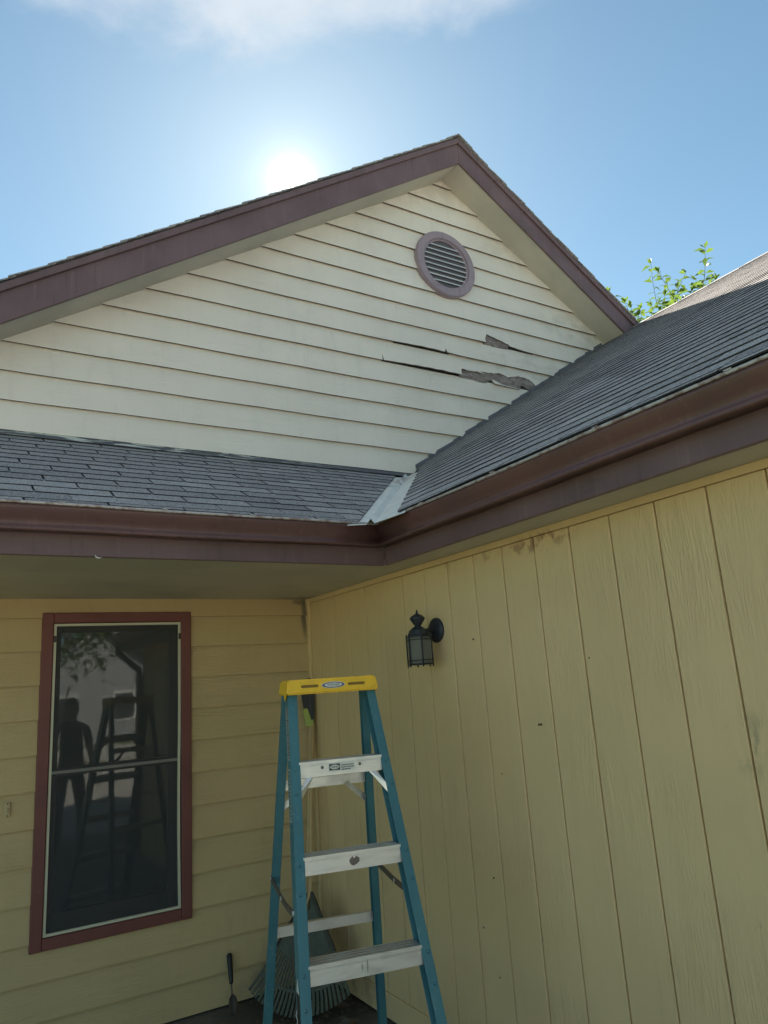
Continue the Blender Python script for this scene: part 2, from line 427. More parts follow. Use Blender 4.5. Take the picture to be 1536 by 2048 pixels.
# --- gable wall
gw = MB(); gw.prism([(-3.2, 0, 2.9), (4.2, 0, 2.9), (4.2, 0, zg(4.2)+.03), (GX, 0, GZ+.03), (-3.2, 0, zg(-3.2)+.03)], (0, .12, 0))
gable_wall = gw.obj('gable_wall', M['core'], house)
def jag(pts):
    """piecewise linear function through pts"""
    def f(x):
        for (a, za), (b, zb_) in zip(pts, pts[1:]):
            if a <= x <= b: return za+(zb_-za)*(x-a)/max(b-a, 1e-6)
        return None
    return f
N1 = [(1.752, 4.432), (1.7525, 4.486), (1.777, 4.526), (1.84, 4.512), (1.90, 4.500), (1.95, 4.487), (2.013, 4.474), (2.02, 4.462), (2.06, 4.458), (2.14, 4.450), (2.22, 4.441), (2.295, 4.434)]
N2 = [(1.455, 4.080), (1.456, 4.137), (1.47, 4.150), (1.605, 4.150), (1.70, 4.162), (1.793, 4.166), (1.86, 4.180), (1.918, 4.182), (1.95, 4.170), (1.978, 4.160), (2.02, 4.178), (2.06, 4.186), (2.123, 4.192), (2.17, 4.183), (2.215, 4.187), (2.26, 4.160), (2.293, 4.124), (2.36, 4.10)]
def rough_edge(pts, amp):
    out = [pts[0]]
    for (a, za), (b, zb_) in zip(pts, pts[1:]):
        n = max(1, int((b-a)/.018))
        for i in range(1, n+1):
            q = i/n; out.append((a+(b-a)*q, za+(zb_-za)*q + (random.uniform(-amp, amp) if i < n else 0)))
    return out
N1 = N1[:3] + rough_edge(N1[2:7], .0035)[1:] + N1[7:]
N2 = N2[:3] + rough_edge(N2[2:-1], .0040)[1:] + N2[-1:]
j1, j2 = jag(N1), jag(N2)
for k in range(-2, 15):
    z0 = GB+GP*k; z1 = z0+GP
    if z0 > GZ-.02: break
    half = (GZ-z0)/GS
    xa = max(-3.1, GX-half+.004); xb = min(GX+half-.004, 4.1)
    top = lambda x: zg(x)+.012
    bot = out = None; xs = [GX, GX-(GZ-z1)/GS, GX+(GZ-z1)/GS]
    def wav(x, z0=z0): return z0+.0015*math.sin(x*7+z0*31)
    bot = wav
    if k == 6:      # first torn board
        bot = lambda x, z0=z0: max(j1(x) or 0, wav(x, z0)); xs += [p[0] for p in N1] + [1.75, 2.30, 1.60]
        out = lambda x: .010*max(0, 1-abs(x-1.78)/.5)
    if k == 5:      # lifted board with a split
        def bot(x, z0=z0):
            d = 1.309-x
            nick = .034*max(0, 1-abs(x-1.315)/.012)
            gap = .0034*max(0, 1-abs(x-1.12)/.30)*(1+.5*math.sin(x*43))
            return wav(x, z0)+max(nick, gap)
        xs += [1.303, 1.315, 1.327, 1.2, 1.5] + [.66+.03*i for i in range(32)]
        out = lambda x: .013*max(0, 1-abs(x-1.15)/.75)
    if k == 4:      # second torn board
        def bot(x, z0=z0):
            nick = .055*max(0, 1-abs(x-.703)/.006)
            gap = (.0015+.0050*min(1, max(0, (x-.70)/.45)))*(1+.3*math.sin(x*51)) if .70 < x < 1.46 else 0
            return max(j2(x) or 0, wav(x, z0)+max(nick, gap))
        xs += [p[0] for p in N2] + [.72+.03*i for i in range(24)] + [.697, .703, .709, 1.45, 2.3]
        out = lambda x: .017*max(0, 1-abs(x-1.25)/.62) if x > .70 else .002
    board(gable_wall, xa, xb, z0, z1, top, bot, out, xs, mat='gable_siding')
for (xa, xb, kk, hz) in ((.70, 1.47, 4, .034), (.82, 1.36, 5, .018), (1.99, 2.31, 6, .040), (1.40, 2.36, 4, .028)):
    zz = GB+GP*kk; mb = MB(); mb.box(xa, xb, -.0092-.0002*kk, -.003, zz-.002, zz+hz); mb.obj('joint_shade', M['crack_shade'], gable_wall)  # solid dark strips stand in for the shade inside the open laps
# torn fibre behind the two notches
def fibre(parent, pts, botpts, yb):
    f0, f1 = jag(pts), jag(botpts); x0, x1 = pts[0][0]-.01, pts[-1][0]
    n = 46; mb = MB(); vs = []; rows = 5
    for i in range(n+1):
        x = x0+(x1-x0)*i/n; t = (f0(x) or f0(max(x, pts[0][0]))) + .014; b = f1(x) or botpts[0][1]
        b = min(b+random.uniform(-.003, .003), t-.004)
        for r_ in range(rows):
            q = r_/(rows-1); vs.append((x, yb+random.uniform(-.0035, .0035)-.004*math.sin(q*3.1)*(1 if q < .9 else 0), b+(t-b)*q))
        vs.append((x, -.001, b)); 
    fs = []
    w_ = rows+1
    for i in range(n):
        for r_ in range(rows-1): fs.append((i*w_+r_, (i+1)*w_+r_, (i+1)*w_+r_+1, i*w_+r_+1))
        fs.append((i*w_+rows, (i+1)*w_+rows, (i+1)*w_, i*w_))
    mb.add(vs, fs); o = mb.obj('torn_fibre', M['rot'], parent); o['label'] = 'brown fibre bared where the siding board tore'; return o
N1f = [p for p in N1[2:] if p[0] < 2.03]
fibre(gable_wall, [(1.752, 4.50)]+N1f, [(1.74, 4.434), (1.90, 4.432), (1.99, 4.432), (2.05, 4.446), (2.1, 4.45)], -.012)
fibre(gable_wall, [(1.455, 4.140)]+N2[2:], [(1.44, 4.080), (1.57, 4.080), (1.66, 4.070), (1.713, 4.068), (1.745, 4.085), (1.779, 4.110), (1.80, 4.085), (1.86, 4.072), (1.95, 4.071), (2.08, 4.068), (2.105, 4.072), (2.113, 4.125), (2.16, 4.105), (2.215, 4.088), (2.30, 4.09), (2.4, 4.09)], -.011)
# splinters standing off the torn edges
for f_, x0, x1, nn in ((j1, 1.77, 2.0, 7), (j2, 1.47, 2.27, 20)):
    for i in range(nn):
        x = random.uniform(x0, x1); z = f_(x)+.003; ln = random.uniform(.012, .045); dr = random.choice((-1, 1)); w_ = random.uniform(.002, .005)
        p0 = Vector((x, -.021, z)); p1 = p0+Vector((dr*ln*.6, -.006, -ln*.12)); p2 = p0+Vector((dr*ln, -.012-random.random()*.008, -ln*.35))
        mb = MB(); mb.hexa([p0+Vector((0, 0, -w_)), p0+Vector((0, .002, -w_)), p0+Vector((0, .002, w_)), p0+Vector((0, 0, w_))], [p1+Vector((0, 0, -w_)), p1+Vector((0, .0015, -w_)), p1+Vector((0, .0015, w_*.4)), p1+Vector((0, 0, w_*.4))])
        mb.add([p1+Vector((0, 0, -w_)), p1+Vector((0, 0, w_*.4)), p2], [(0, 1, 2)]); mb.obj('splinter', random.choice((M['rot'], M['rot'], M['gable_siding'])), gable_wall)
# curled flap under the large tear
mb = MB(); mb.add([(1.79, -.020, 4.108), (1.80, -.034, 4.072), (2.10, -.030, 4.066), (2.02, -.022, 4.078), (1.90, -.020, 4.084), (1.795, -.024, 4.112), (1.80, -.038, 4.069), (2.10, -.034, 4.062)],
    [(0, 1, 2, 3, 4), (5, 4, 3, 2, 7, 6), (0, 5, 6, 1), (1, 6, 7, 2), (0, 4, 5)]); mb.obj('board_flap', M['gable_siding'], gable_wall)

# --- round louvre vent
vent = empty('gable_vent', (1.392, -.018, 5.085), parent=house)
RV = .302
def ring(mb, r0, r1, ya, yb, n=48, mi=0):
    vs = []; fs = []
    for k in range(n):
        a = 2*math.pi*k/n; c_, s_ = math.cos(a), math.sin(a)
        vs += [(r0*c_, yb, r0*s_), (r0*c_, ya, r0*s_), (r1*c_, ya, r1*s_), (r1*c_, yb, r1*s_)]
    for k in range(n):
        a = 4*k; b = 4*((k+1) % n)
        for i in range(4): fs.append((a+i, b+i, b+(i+1) % 4, a+(i+1) % 4))
    return mb.add(vs, fs, mi, False)
mb = MB(); ring(mb, .232, RV, -.042, .03); M['vent'] = t_brown('faded_mauve_vent_paint', (.33, .255, .285), (.285, .215, .245)); mb.obj('vent_ring', M['vent'], vent, bevel=.006, segs=2)
mb = MB(); ring(mb, .218, .2325, -.030, .03); mb.obj('inner_ring', M['vent'], vent, bevel=.002)
mb = MB(); mb.lathe([(.225, -.0105), (.225, .0145)], (0, 0, 0), 40, axis='y'); mb.obj('backing', NT('grey_insect_mesh').base((.11, .11, .125), .9), vent)
nsl = 8
for i in range(nsl):
    zc_ = -.19+.38*(i+.5)/nsl
    hw = math.sqrt(max(.0, .222**2-(zc_)**2))-.004
    mb = MB(); a, b = (-.031, -.010), (-.011, .0025)
    mb.hexa([(-hw, a[0], zc_+a[1]), (hw, a[0], zc_+a[1]), (hw, a[0]-.001, zc_+a[1]+.010), (-hw, a[0]-.001, zc_+a[1]+.010)],
            [(-hw, b[0], zc_+b[1]), (hw, b[0], zc_+b[1]), (hw, b[0]-.001, zc_+b[1]+.010), (-hw, b[0]-.001, zc_+b[1]+.010)])
    M.setdefault('slat', NT('pale_louvre_paint').base((.50, .50, .52), .55)); mb.obj('slat', M['slat'], vent)

# --- right wall of vertical grooved panel
RWY = -4.55
rw = MB(); rw.box(.0065, .12, RWY, .12, -.06, ZS-.001); right_wall = rw.obj('right_wall', M['groove'], house)
ys = [0.0125]; y = .156
while y < -RWY: ys.append(y); y += .2032
ys.append(-RWY)
for i, (a, b) in enumerate(zip(ys, ys[1:])):
    ga = .0035 if i else 0; gb = .0035
    if abs(b-2.3915) < .02: gb = .0042
    mb = MB(); dz = random.uniform(-.0012, .0012)
    mb.box(-.0115+dz*.6, .0064, -b+gb, -a-ga, .133, 2.2105); mb.obj('panel_board', M['panel'], right_wall, bevel=.0022)
mb = MB(); mb.box(-.0165, .0064, RWY, -.0125, .014, .1315); mb.obj('base_board', M['panel'], right_wall, bevel=.003)
mb = MB(); mb.box(-.0175, .0064, RWY, -.0125, 2.2125, ZS-.0005); mb.obj('frieze_board', M['panel'], right_wall, bevel=.002)
M['nail'] = NT('rusty_nail').base((.05, .03, .02), .7, .3)
for (yy, zz, rr) in ((-1.734, 1.833, .005), (-2.105, 1.463, .005), (-2.118, 1.464, .005), (-1.721, .833, .004), (-1.845, 1.26, .0035), (-2.416, 1.707, .003), (-1.62, .62, .0035), (-1.7, .45, .003), (-3.06, 1.10, .003)):
    mb = MB(); mb.lathe([(rr, -.014), (rr*.8, -.0118), (rr*.8, -.010)], (0, yy, zz), 8, axis='x'); mb.obj('nail', M['nail'], right_wall)
mb = MB(); mb.box(.1, 7.0, RWY, RWY+.12, -.06, 2.3); mb.obj('front_end_wall', M['panel'], house)

# --- soffits
mb = MB(); mb.box(-3.5, .11, FY+.012, .11, ZS, ZS+.02); porch_c = mb.obj('porch_ceiling', M['soffit'], house)
mb = MB(); mb.box(FX+.012, .11, RWY-.3, FY+.0118, ZS, ZS+.02); mb.obj('right_soffit', M['soffit'], house)
# --- fascia boards
mb = MB(); mb.box(-3.55, FX, FY, FY+.02, ZF, 2.425); mb.obj('porch_fascia', M['trim'], house, bevel=.003)
mb = MB(); mb.box(FX, FX+.02, RWY-.3, FY-.0005, ZF, 2.425); mb.obj('side_fascia', M['trim'], house, bevel=.003)
mb = MB(); mb.tube([(-1.579, FY-.004, ZF+.006), (-1.579, FY-.014, ZF-.003), (-1.566, FY-.016, ZF-.008), (-1.556, FY-.010, ZF-.003)], .0026, 6); 
M['white'] = NT('white_plastic').base((.75, .75, .73), .4); mb.obj('cup_hook', M['white'], house)

# --- gutters (mitred at the inner corner)
prof = [(.002, 2.424), (.002, 2.314), (.066, 2.3095), (.0715, 2.3115), (.0705, 2.319), (.0670, 2.3265), (.0615, 2.3300), (.0625, 2.342), (.072, 2.358), (.083, 2.378), (.0895, 2.393), (.0925, 2.404)]
lip = [(.0925, 2.404), (.0985, 2.405), (.100, 2.411), (.0965, 2.4155), (.088, 2.415), (.086, 2.4105)]
def gutter_run(pr, which, inner):
    a = []; b = []
    for (d, z) in pr:
        c_ = Vector((FX-d, FY-d, z))
        e_ = Vector((-3.6, FY-d, z)) if which == 'porch' else Vector((FX-d, RWY-.35, z))
        a.append(c_); b.append(e_)
    nseg = 10; mb = MB(); n = len(pr); vs = []
    for sgm in range(nseg+1):
        q = sgm/nseg
        for i in range(n):
            p = a[i].lerp(b[i], q); sag = .0018*math.sin(q*17+i*.1); vs.append((p.x, p.y, p.z+sag*(1 if 0 < sgm < nseg else 0)))
    fs = [(s_*n+i, s_*n+i+1, (s_+1)*n+i+1, (s_+1)*n+i) for s_ in range(nseg) for i in range(n-1)]
    mb.add(vs, fs, 0, True); return mb
for which in ('porch', 'side'):
    gu = gutter_run(prof, which, 0).obj('porch_gutter' if which == 'porch' else 'side_gutter', M['gutter'], house)
    md = gu.modifiers.new('thick', 'SOLIDIFY'); md.thickness = .0012; md.offset = 0
    lp = gutter_run(lip, which, 0).obj('lip', M['lip'], gu)
    md = lp.modifiers.new('thick', 'SOLIDIFY'); md.thickness = .001; md.offset = 0
    spots = (-1.72, -1.33, -.95, -.62) if which == 'porch' else (-1.86, -2.35, -2.87, -3.34, -3.9)
    for q in spots:
        mb = MB()
        if which == 'porch': mb.box(q-.011, q+.011, FY-.1022, FY-.084, 2.4135, 2.4185); mb.box(q-.007, q+.007, FY-.084, FY-.003, 2.4105, 2.4125)
        else: mb.box(FX-.1022, FX-.084, q-.011, q+.011, 2.4135, 2.4185); mb.box(FX-.084, FX-.003, q-.007, q+.007, 2.4105, 2.4125)
        mb.obj('hanger', M['lip'], gu, bevel=.001)

# downspout at the far end of the side gutter
mb = MB(); mb.tube([(FX-.04, RWY-.1, 2.32), (FX-.04, RWY-.1, 2.22), (-.06, RWY+.02, 2.02), (-.06, RWY+.06, 1.9), (-.06, RWY+.06, .1)], .04, 8); mb.obj('downspout', M['gutter'], house)

# --- roofs
def rect_clip(poly, a, b):
    """keep the part of poly left of directed line a->b (2-D)"""
    out = []; n = len(poly)
    sd = lambda p: (b[0]-a[0])*(p[1]-a[1])-(b[1]-a[1])*(p[0]-a[0])
    for i in range(n):
        p, q = poly[i], poly[(i+1) % n]; sp, sq = sd(p), sd(q)
        if sp >= 0: out.append(p)
        if (sp >= 0) != (sq >= 0):
            t = sp/(sp-sq); out.append((p[0]+(q[0]-p[0])*t, p[1]+(q[1]-p[1])*t))
    return out
TH = .0048
def tab_mesh(poly, jit):
    """slab for a shingle: local x along course, y up the slope, tilted so its butt stands on the course below"""
    mb = MB(); n = len(poly); vmin = min(p[1] for p in poly)
    lift = lambda v: TH*1.1*(1-(v-vmin)/.15) if v-vmin < .15 else 0
    tops = []; bots = []
    for i, p in enumerate(poly):
        j = jit if abs(p[1]-vmin) < 1e-5 else 0
        jj = random.uniform(-1, 1)*j
        tops.append((p[0], p[1]+jj, max(0, lift(p[1]))+TH*.5+random.uniform(0, 1)*j*.5)); bots.append((p[0], p[1]+jj, max(0, lift(p[1]))-TH*.5))
    mb.add(tops+bots, [list(range(n))], 0)
    o = 0
    for i in range(n):
        j = (i+1) % n; mb.f.append([i, j, n+j, n+i]); mb.mi.append(1); mb.sm.append(False)
    mb.f.append([n+i for i in range(n)][::-1]); mb.mi.append(1); mb.sm.append(False)
    return mb
def frame(origin, xdir, ydir):
    x = Vector(xdir).normalized(); y = Vector(ydir).normalized(); z = x.cross(y)
    return Matrix(((x.x, y.x, z.x, origin[0]), (x.y, y.y, z.y, origin[1]), (x.z, y.z, z.z, origin[2]), (0, 0, 0, 1)))
W_TAB = .3048
variants = []
for i in range(6):
    poly = [(.0042, 0), (W_TAB*.5, 0), (W_TAB-.0042, 0), (W_TAB-.0042, .16), (.0042, .16)]
    variants.append(tab_mesh(poly, .0028).mesh('shingle', [M['shingle'], M['shingle_edge']]))
def lay(parent, fr, rows, smin, smax, expo, v0, phase, clip, vmax, nmax, score, name='shingle', inside=None):
    items = []
    for r_ in range(rows):
        v = v0+expo*r_
        if v > vmax-.03: break
        s0 = phase(r_); k0 = math.floor((smin-s0)/W_TAB)
        s = s0+k0*W_TAB
        while s < smax:
            poly = [(s+.0042, v), (s+W_TAB*.5, v), (s+W_TAB-.0042, v), (s+W_TAB-.0042, min(v+.16, vmax)), (s+.0042, min(v+.16, vmax))]
            full = v+.16 <= vmax
            p2 = poly
            if clip:
                for a, b in clip: 
                    p2 = rect_clip(p2, a, b)
                    if len(p2) < 3: break
            if len(p2) >= 3:
                same = full and len(p2) == 5 and all(abs(p2[i][0]-poly[i][0])+abs(p2[i][1]-poly[i][1]) < 1e-6 for i in range(5))
                ctr = fr @ Vector((s+W_TAB/2, v+.06, 0))
                if inside is None or inside(ctr): items.append((score(ctr), s, v, p2, same))
            s += W_TAB
    items.sort(key=lambda t: t[0])
    rest = MB()
    for i, (scv, s, v, p2, same) in enumerate(items):
        ds, dv = random.uniform(-.0015, .0015), random.uniform(-.002, .002)
        if i < nmax:
            if same: me = random.choice(variants); off = Vector((s+ds, v+dv, 0))
            else:
                q = [(p[0]-s, p[1]-v) for p in p2]; me = tab_mesh(q, 0).mesh(name, [M['shingle'], M['shingle_edge']]); off = Vector((s, v+dv, 0))
            o = bpy.data.objects.new(name, me); link(o, parent)
            o.matrix_world = fr @ Matrix.Translation(off) @ Matrix.Rotation(random.uniform(-.012, .0) if random.random() < .12 else random.uniform(-.003, .003), 4, 'X') @ Matrix.Rotation(random.uniform(-.004, .004), 4, 'Z')
        else:
            t_ = tab_mesh([(p[0]-s, p[1]-v) for p in p2], .0015)
            rest.add([fr @ (Vector(p)+Vector((s+ds, v+dv, 0))) for p in t_.v], t_.f); rest.mi[-len(t_.f):] = t_.mi
    if rest.v:
        o = rest.obj('upper_shingles', [M['shingle'], M['shingle_edge']], parent); o['kind'] = 'stuff'; o['label'] = 'higher courses of grey shingles up to the ridge'
dist = lambda p: (p-CAM).length
# porch roof: local x along +X, y up slope (+Y)
LB = math.hypot(1, SB); LR = math.hypot(1, SR)
mb = MB(); mb.hexa([(-3.6, EY+.05, zb(EY+.05)-.035), (-3.6, EY+.05, zb(EY+.05)-.004), (EX-.02, EY+.05, zb(EY+.05)-.004), (EX-.02, EY+.05, zb(EY+.05)-.035)],
               [(-3.6, .02, zb(.02)-.035), (-3.6, .02, zb(.02)-.004), (.885, .02, zb(.02)-.004), (.885, .02, zb(.02)-.035)])
porch_roof = mb.obj('porch_roof', M['shingle_edge'], house)
frb = frame((0, EY, ZE), (1, 0, 0), (0, 1, SB))
vdir = Vector((SB/SR, 1, 0))       # plan direction of the valley (x per y)
va = lambda y: EX+(y-EY)*SB/SR
# left shingle line: offset .062 to the left of valley
offL = .060*math.hypot(1, SB/SR); offR = .125*math.hypot(1, SR/SB)
clipB = [((va(EY)-offL, 0), (va(0)-offL-.012, (0-EY)*LB))]
BV0 = .0387; BE = .1143
ph = {}
def phB(r_):
    base = -1.676 + .027*r_ + (W_TAB/2 if r_ % 2 else 0)
    return base + .004*math.sin(r_*3.1)
lay(porch_roof, frb, 14, -3.55, 1.0, BE, BV0, phB, clipB, 1.53, 300, dist)
# starter course showing under the first
def phS(r_): return -1.543
lay(porch_roof, frb, 1, -3.55, 0, .05, -.004, phS, clipB, 1.4, 300, dist, name='starter_shingle')
# head flashing along the gable wall
mb = MB(); n = 40; vs = []
for i in range(n+1):
    x = -3.5+(4.36)*i/n; y1 = -.019; y0 = -.122+.006*math.sin(i*1.7)
    up_ = .034+.004*math.sin(i*2.3)
    vs += [(x, y0, zb(y0)+.0165), (x, y1-.006, zb(y1)+.0155), (x, y1-.003, zb(y1)+up_)]
mb.add(vs, [(i*3+j, i*3+3+j, i*3+4+j, i*3+1+j) for i in range(n) for j in range(2)])
hf = mb.obj('head_flashing', M['headflash'], porch_roof); md = hf.modifiers.new('thick', 'SOLIDIFY'); md.thickness = .003; md.offset = -1

# side roof: local x along -Y, y up slope (+X)
YE = RWY-.32; YB = 3.0
mb = MB(); mb.hexa([(EX+.05, YE, zr(EX+.05)-.035), (EX+.05, YE, zr(EX+.05)-.004), (RIDX, YE, zr(RIDX)-.004), (RIDX, YE, zr(RIDX)-.035)],
               [(EX+.05, EY-.02, zr(EX+.05)-.035), (EX+.05, EY-.02, zr(EX+.05)-.004), (RIDX, YB, zr(RIDX)-.004), (RIDX, YB, zr(RIDX)-.035)])
side_roof = mb.obj('side_roof', M['shingle_edge'], house)
mb = MB(); mb.hexa([(RIDX, YE, zr(RIDX)-.004), (RIDX, YE, zr(RIDX)-.035), (7.4, YE, ZE-.035), (7.4, YE, ZE-.004)], [(RIDX, YB, zr(RIDX)-.004), (RIDX, YB, zr(RIDX)-.035), (7.4, YB, ZE-.035), (7.4, YB, ZE-.004)]); mb.obj('far_slope', M['shingle'], side_roof)
frr = frame((EX, 0, ZE), (0, -1, 0), (1, 0, SR))
# valley in (s=-y, v): x=EX+v/LR ; valley y = EY+(x-EX)*SR/SB
vy = lambda x: EY+(x-EX)*SR/SB
offR0, offR1 = .235, .175
clipR = [((-(vy(EX)-offR0), 0), (-(vy(.86)-offR1), (.86-EX)*LR))]
clipR = [(b, a) for a, b in clipR]
RV0 = .030; RE_ = .1172
def phR(r_): return 3.016 + .027*r_ + (W_TAB/2 if r_ % 2 else 0) + .01*math.sin(r_*2.7)
def insideR(p): return not (p.y > .16)
lay(side_roof, frr, 45, -.2, -YE-.05, RE_, RV0, phR, clipR, (RIDX-EX)*LR, 300, dist, inside=insideR)
lay(side_roof, frr, 1, -.2, -YE-.05, .05, -.004, lambda r_: 3.312, clipR, 1.4, 300, dist, name='starter_shingle')
# the clip cuts only below the valley top: shingles beyond the gable are hidden in the attic
for i in range(int((-YE+.3)/.30)):
    ya = .1-.30*i; mb = MB(); zz = zr(RIDX)
    mb.add([(RIDX-.135, ya, zz-.135*SR+.016), (RIDX, ya, zz+.014), (RIDX+.135, ya, zz-.135*SR+.016), (RIDX-.135, ya-.31, zz-.135*SR+.012), (RIDX, ya-.31, zz+.010), (RIDX+.135, ya-.31, zz-.135*SR+.012)], [(0, 1, 4, 3), (1, 2, 5, 4)])
    o = mb.obj('ridge_shingle', M['shingle'], side_roof); md = o.modifiers.new('thick', 'SOLIDIFY'); md.thickness = .007
# step flashing along gable wall on the side roof
k = 0; x = .93
while x < 3.2:
    mb = MB(); zz = zr(x); h_ = .020+.010*random.random()
    mb.hexa([(x, -.031, zz+.004), (x, -.026, zz+.004), (x, -.0225, zz+h_+.02), (x, -.0245, zz+h_+.02)], [(x+.125, -.033, zr(x+.125)+.004), (x+.125, -.026, zr(x+.125)+.004), (x+.125, -.0225, zr(x+.125)+h_+.012), (x+.125, -.0245, zr(x+.125)+h_+.012)])
    mb.obj('step_flashing', M['headflash'], side_roof); x += .128

# --- valley metal
vc = [Vector((va(y), y, zb(y))) for y in (EY-.03, -.62, -.30, -.10)]
vn = Vector((SB/SR, 1, 0)).normalized()
def valley_piece(y0, y1, nm, lw0, lw1, rw0, rw1, dz):
    """left wing on porch roof, right wing on side roof, and a standing rib"""
    def pts(y, lw, rw):
        cx = va(y); z = zb(y)
        Lp = (cx-lw, y+.0, zb(y)-.0045+dz*.2); c0 = (cx-.024, y, z+.006+dz); top = (cx-.004, y-.010, z+.034+dz); c1y = y-.036; c1 = (cx, c1y, zr(cx)+.006+dz)
        Rp = (cx, y-rw, zr(cx)-.0045+dz*.2)
        return Lp, c0, top, c1, Rp
    A, B = pts(y0, lw0, rw0), pts(y1, lw1, rw1)
    mb = MB(); mb.add([*A, *B], [(i, i+1, i+6, i+5) for i in range(4)])
    o = mb.obj(nm, M['valley'], house); md = o.modifiers.new('thick', 'SOLIDIFY'); md.thickness = .0015; md.offset = 0
    return o
valley_piece(EY-.045, -.50, 'valley_flashing', offL+.05, offL+.05, .30, .29, 0)
valley_piece(-.47, -.13, 'valley_flashing', offL+.05, offL+.05, .29, .26, -.003)

# --- gable roof, rake fascia and soffits
RT = .235                                # vertical fascia height
def gx(side, d): return GX+side*d
for side, far, nm in ((-1, 4.75, 'left'), (1, 2.10, 'right')):
    # soffit board between wall and fascia
    e = GX+side*far
    q = lambda x, dz: (x, zg(x)+dz)
    mb = MB(); a = [(GX, -OH+.004, GZ), (e, -OH+.004, zg(e)), (e, -OH+.004, zg(e)+.018), (GX, -OH+.004, GZ+.018)]
    b = [(p[0], .05, p[2]) for p in a]; mb.hexa(a, b); mb.obj(nm+'_rake_soffit', M['soffit'], house)
    # fascia board
    mb = MB(); a = [(GX+side*.0006, -OH-.018, GZ-.012), (e, -OH-.018, zg(e)-.012), (e, -OH-.018, zg(e)+RT-.02), (GX+side*.0006, -OH-.018, GZ+RT-.02)]
    b = [(p[0], -OH+.003, p[2]) for p in a]; mb.hexa(a, b); fa = mb.obj(nm+'_rake_fascia', M['trim'], house, bevel=.003)
    mb = MB(); a = [(GX+side*.0006, -OH-.036, GZ+RT-.058), (e, -OH-.036, zg(e)+RT-.058), (e, -OH-.036, zg(e)+RT-.006), (GX+side*.0006, -OH-.036, GZ+RT-.006)]
    b = [(p[0], -OH-.0185, p[2]) for p in a]; mb.hexa(a, b); mb.obj('rake_moulding', M['trim'], fa, bevel=.003)
    # deck
    e2 = GX+side*(far+.05)
    mb = MB(); a = [(GX, -OH-.02, GZ+RT-.003), (e2, -OH-.02, zg(e2)+RT-.003), (e2, -OH-.02, zg(e2)+RT-.025), (GX, -OH-.02, GZ+RT-.025)]
    if side > 0: e3 = RIDX+.35
    else: e3 = e2
    b = [(GX, 8, GZ+RT-.003), (e3, 8, zg(e3)+RT-.003), (e3, 8, zg(e3)+RT-.025), (GX, 8, GZ+RT-.025)]
    mb.hexa(a, b); rf = mb.obj(nm+'_gable_roof', M['shingle_edge'], house)
    # shingle courses whose cut ends show along the rake
    nco = int(far/.098); LG = math.hypot(1, GS)
    for i in range(nco):
        d0 = far+.06-.098*i; d1 = d0-.14
        if d1 < 0: d1 = 0
        x0, x1 = GX+side*d0, GX+side*d1
        fy = -OH-.046+random.uniform(-.006, .006)
        zz = lambda x: GZ+RT-GS*abs(x-GX)
        a = [(x0, fy, zz(x0)+.009), (x0, fy, zz(x0)+.017+random.uniform(0, .003)), (x1, fy, zz(x1)+.0085), (x1, fy, zz(x1)+.001)]
        b = [(p[0], 7.9, p[2]) for p in a]
        mb = MB(); mb.hexa(a, b); mb.obj('shingle_course', M['shingle'], rf)
mb = MB(); mb.add([(GX-.14, -OH-.055, GZ+RT-.093+.020), (GX, -OH-.055, GZ+RT+.022), (GX+.14, -OH-.055, GZ+RT-.093+.020), (GX-.14, 7.9, GZ+RT-.093+.020), (GX, 7.9, GZ+RT+.022), (GX+.14, 7.9, GZ+RT-.093+.020)], [(0, 1, 4, 3), (1, 2, 5, 4)])
o = mb.obj('gable_ridge_cap', M['shingle'], house); md = o.modifiers.new('thick', 'SOLIDIFY'); md.thickness = .009
# filler behind: attic block keeps the sun out
mb = MB(); mb.prism([(-3.2, .13, 2.26), (4.0, .13, 2.26), (3.6, .13, zg(3.6)), (GX, .13, GZ), (-3.2, .13, zg(-3.2))], (0, 7.7, 0)); mb.obj('house_body', M['core'], house)

# --- window
win = empty('window', ((WX0+WX1)/2, 0, WZ0), parent=house)
wx = (WX0+WX1)/2; HW = (WX1-WX0)/2; HH = WZ1-WZ0
TW = .058
def wbox(nm, x0, x1, y0, y1, z0, z1, mat, bv=.002):
    mb = MB(); mb.box(x0, x1, y0, y1, z0, z1); return mb.obj(nm, mat, win, bevel=bv)
wbox('trim_board', -HW, -HW+TW, -.040, .03, 0, HH, M['wtrim'], .004); wbox('trim_board', HW-TW, HW, -.040, .03, 0, HH, M['wtrim'], .004)
wbox('trim_board', -HW+TW+.0005, HW-TW-.0005, -.0395, .03, HH-TW, HH-.0005, M['wtrim'], .004); wbox('trim_board', -HW+TW+.0005, HW-TW-.0005, -.0395, .03, .0005, TW, M['wtrim'], .004)
M['screen_frame'] = NT('cream_screen_frame').base((.58, .55, .42), .45)
a, b, c0, d0 = -HW+TW+.003, HW-TW-.003, TW+.003, HH-TW-.003
bow = .009
mb = MB(); fw = .013
def bowed(side):
    vs = []; n = 12
    for i in range(n+1):
        q = i/n; z = c0+(d0-c0)*q; off = bow*math.sin(math.pi*min(1, q*1.6))*(1 if q < .62 else 0) if side > 0 else 0
        x1_ = (b if side > 0 else a+fw)-off*.6; x0_ = x1_-fw
        vs += [(x0_, -.030-off*.5, z), (x1_, -.030-off*.5, z), (x1_, -.018, z), (x0_, -.018, z)]
    fs = [(0, 3, 2, 1), tuple(len(vs)-4+k_ for k_ in range(4))]
    for i in range(n):
        for k_ in range(4): fs.append((i*4+k_, i*4+(k_+1) % 4, i*4+4+(k_+1) % 4, i*4+4+k_))
    return vs, fs
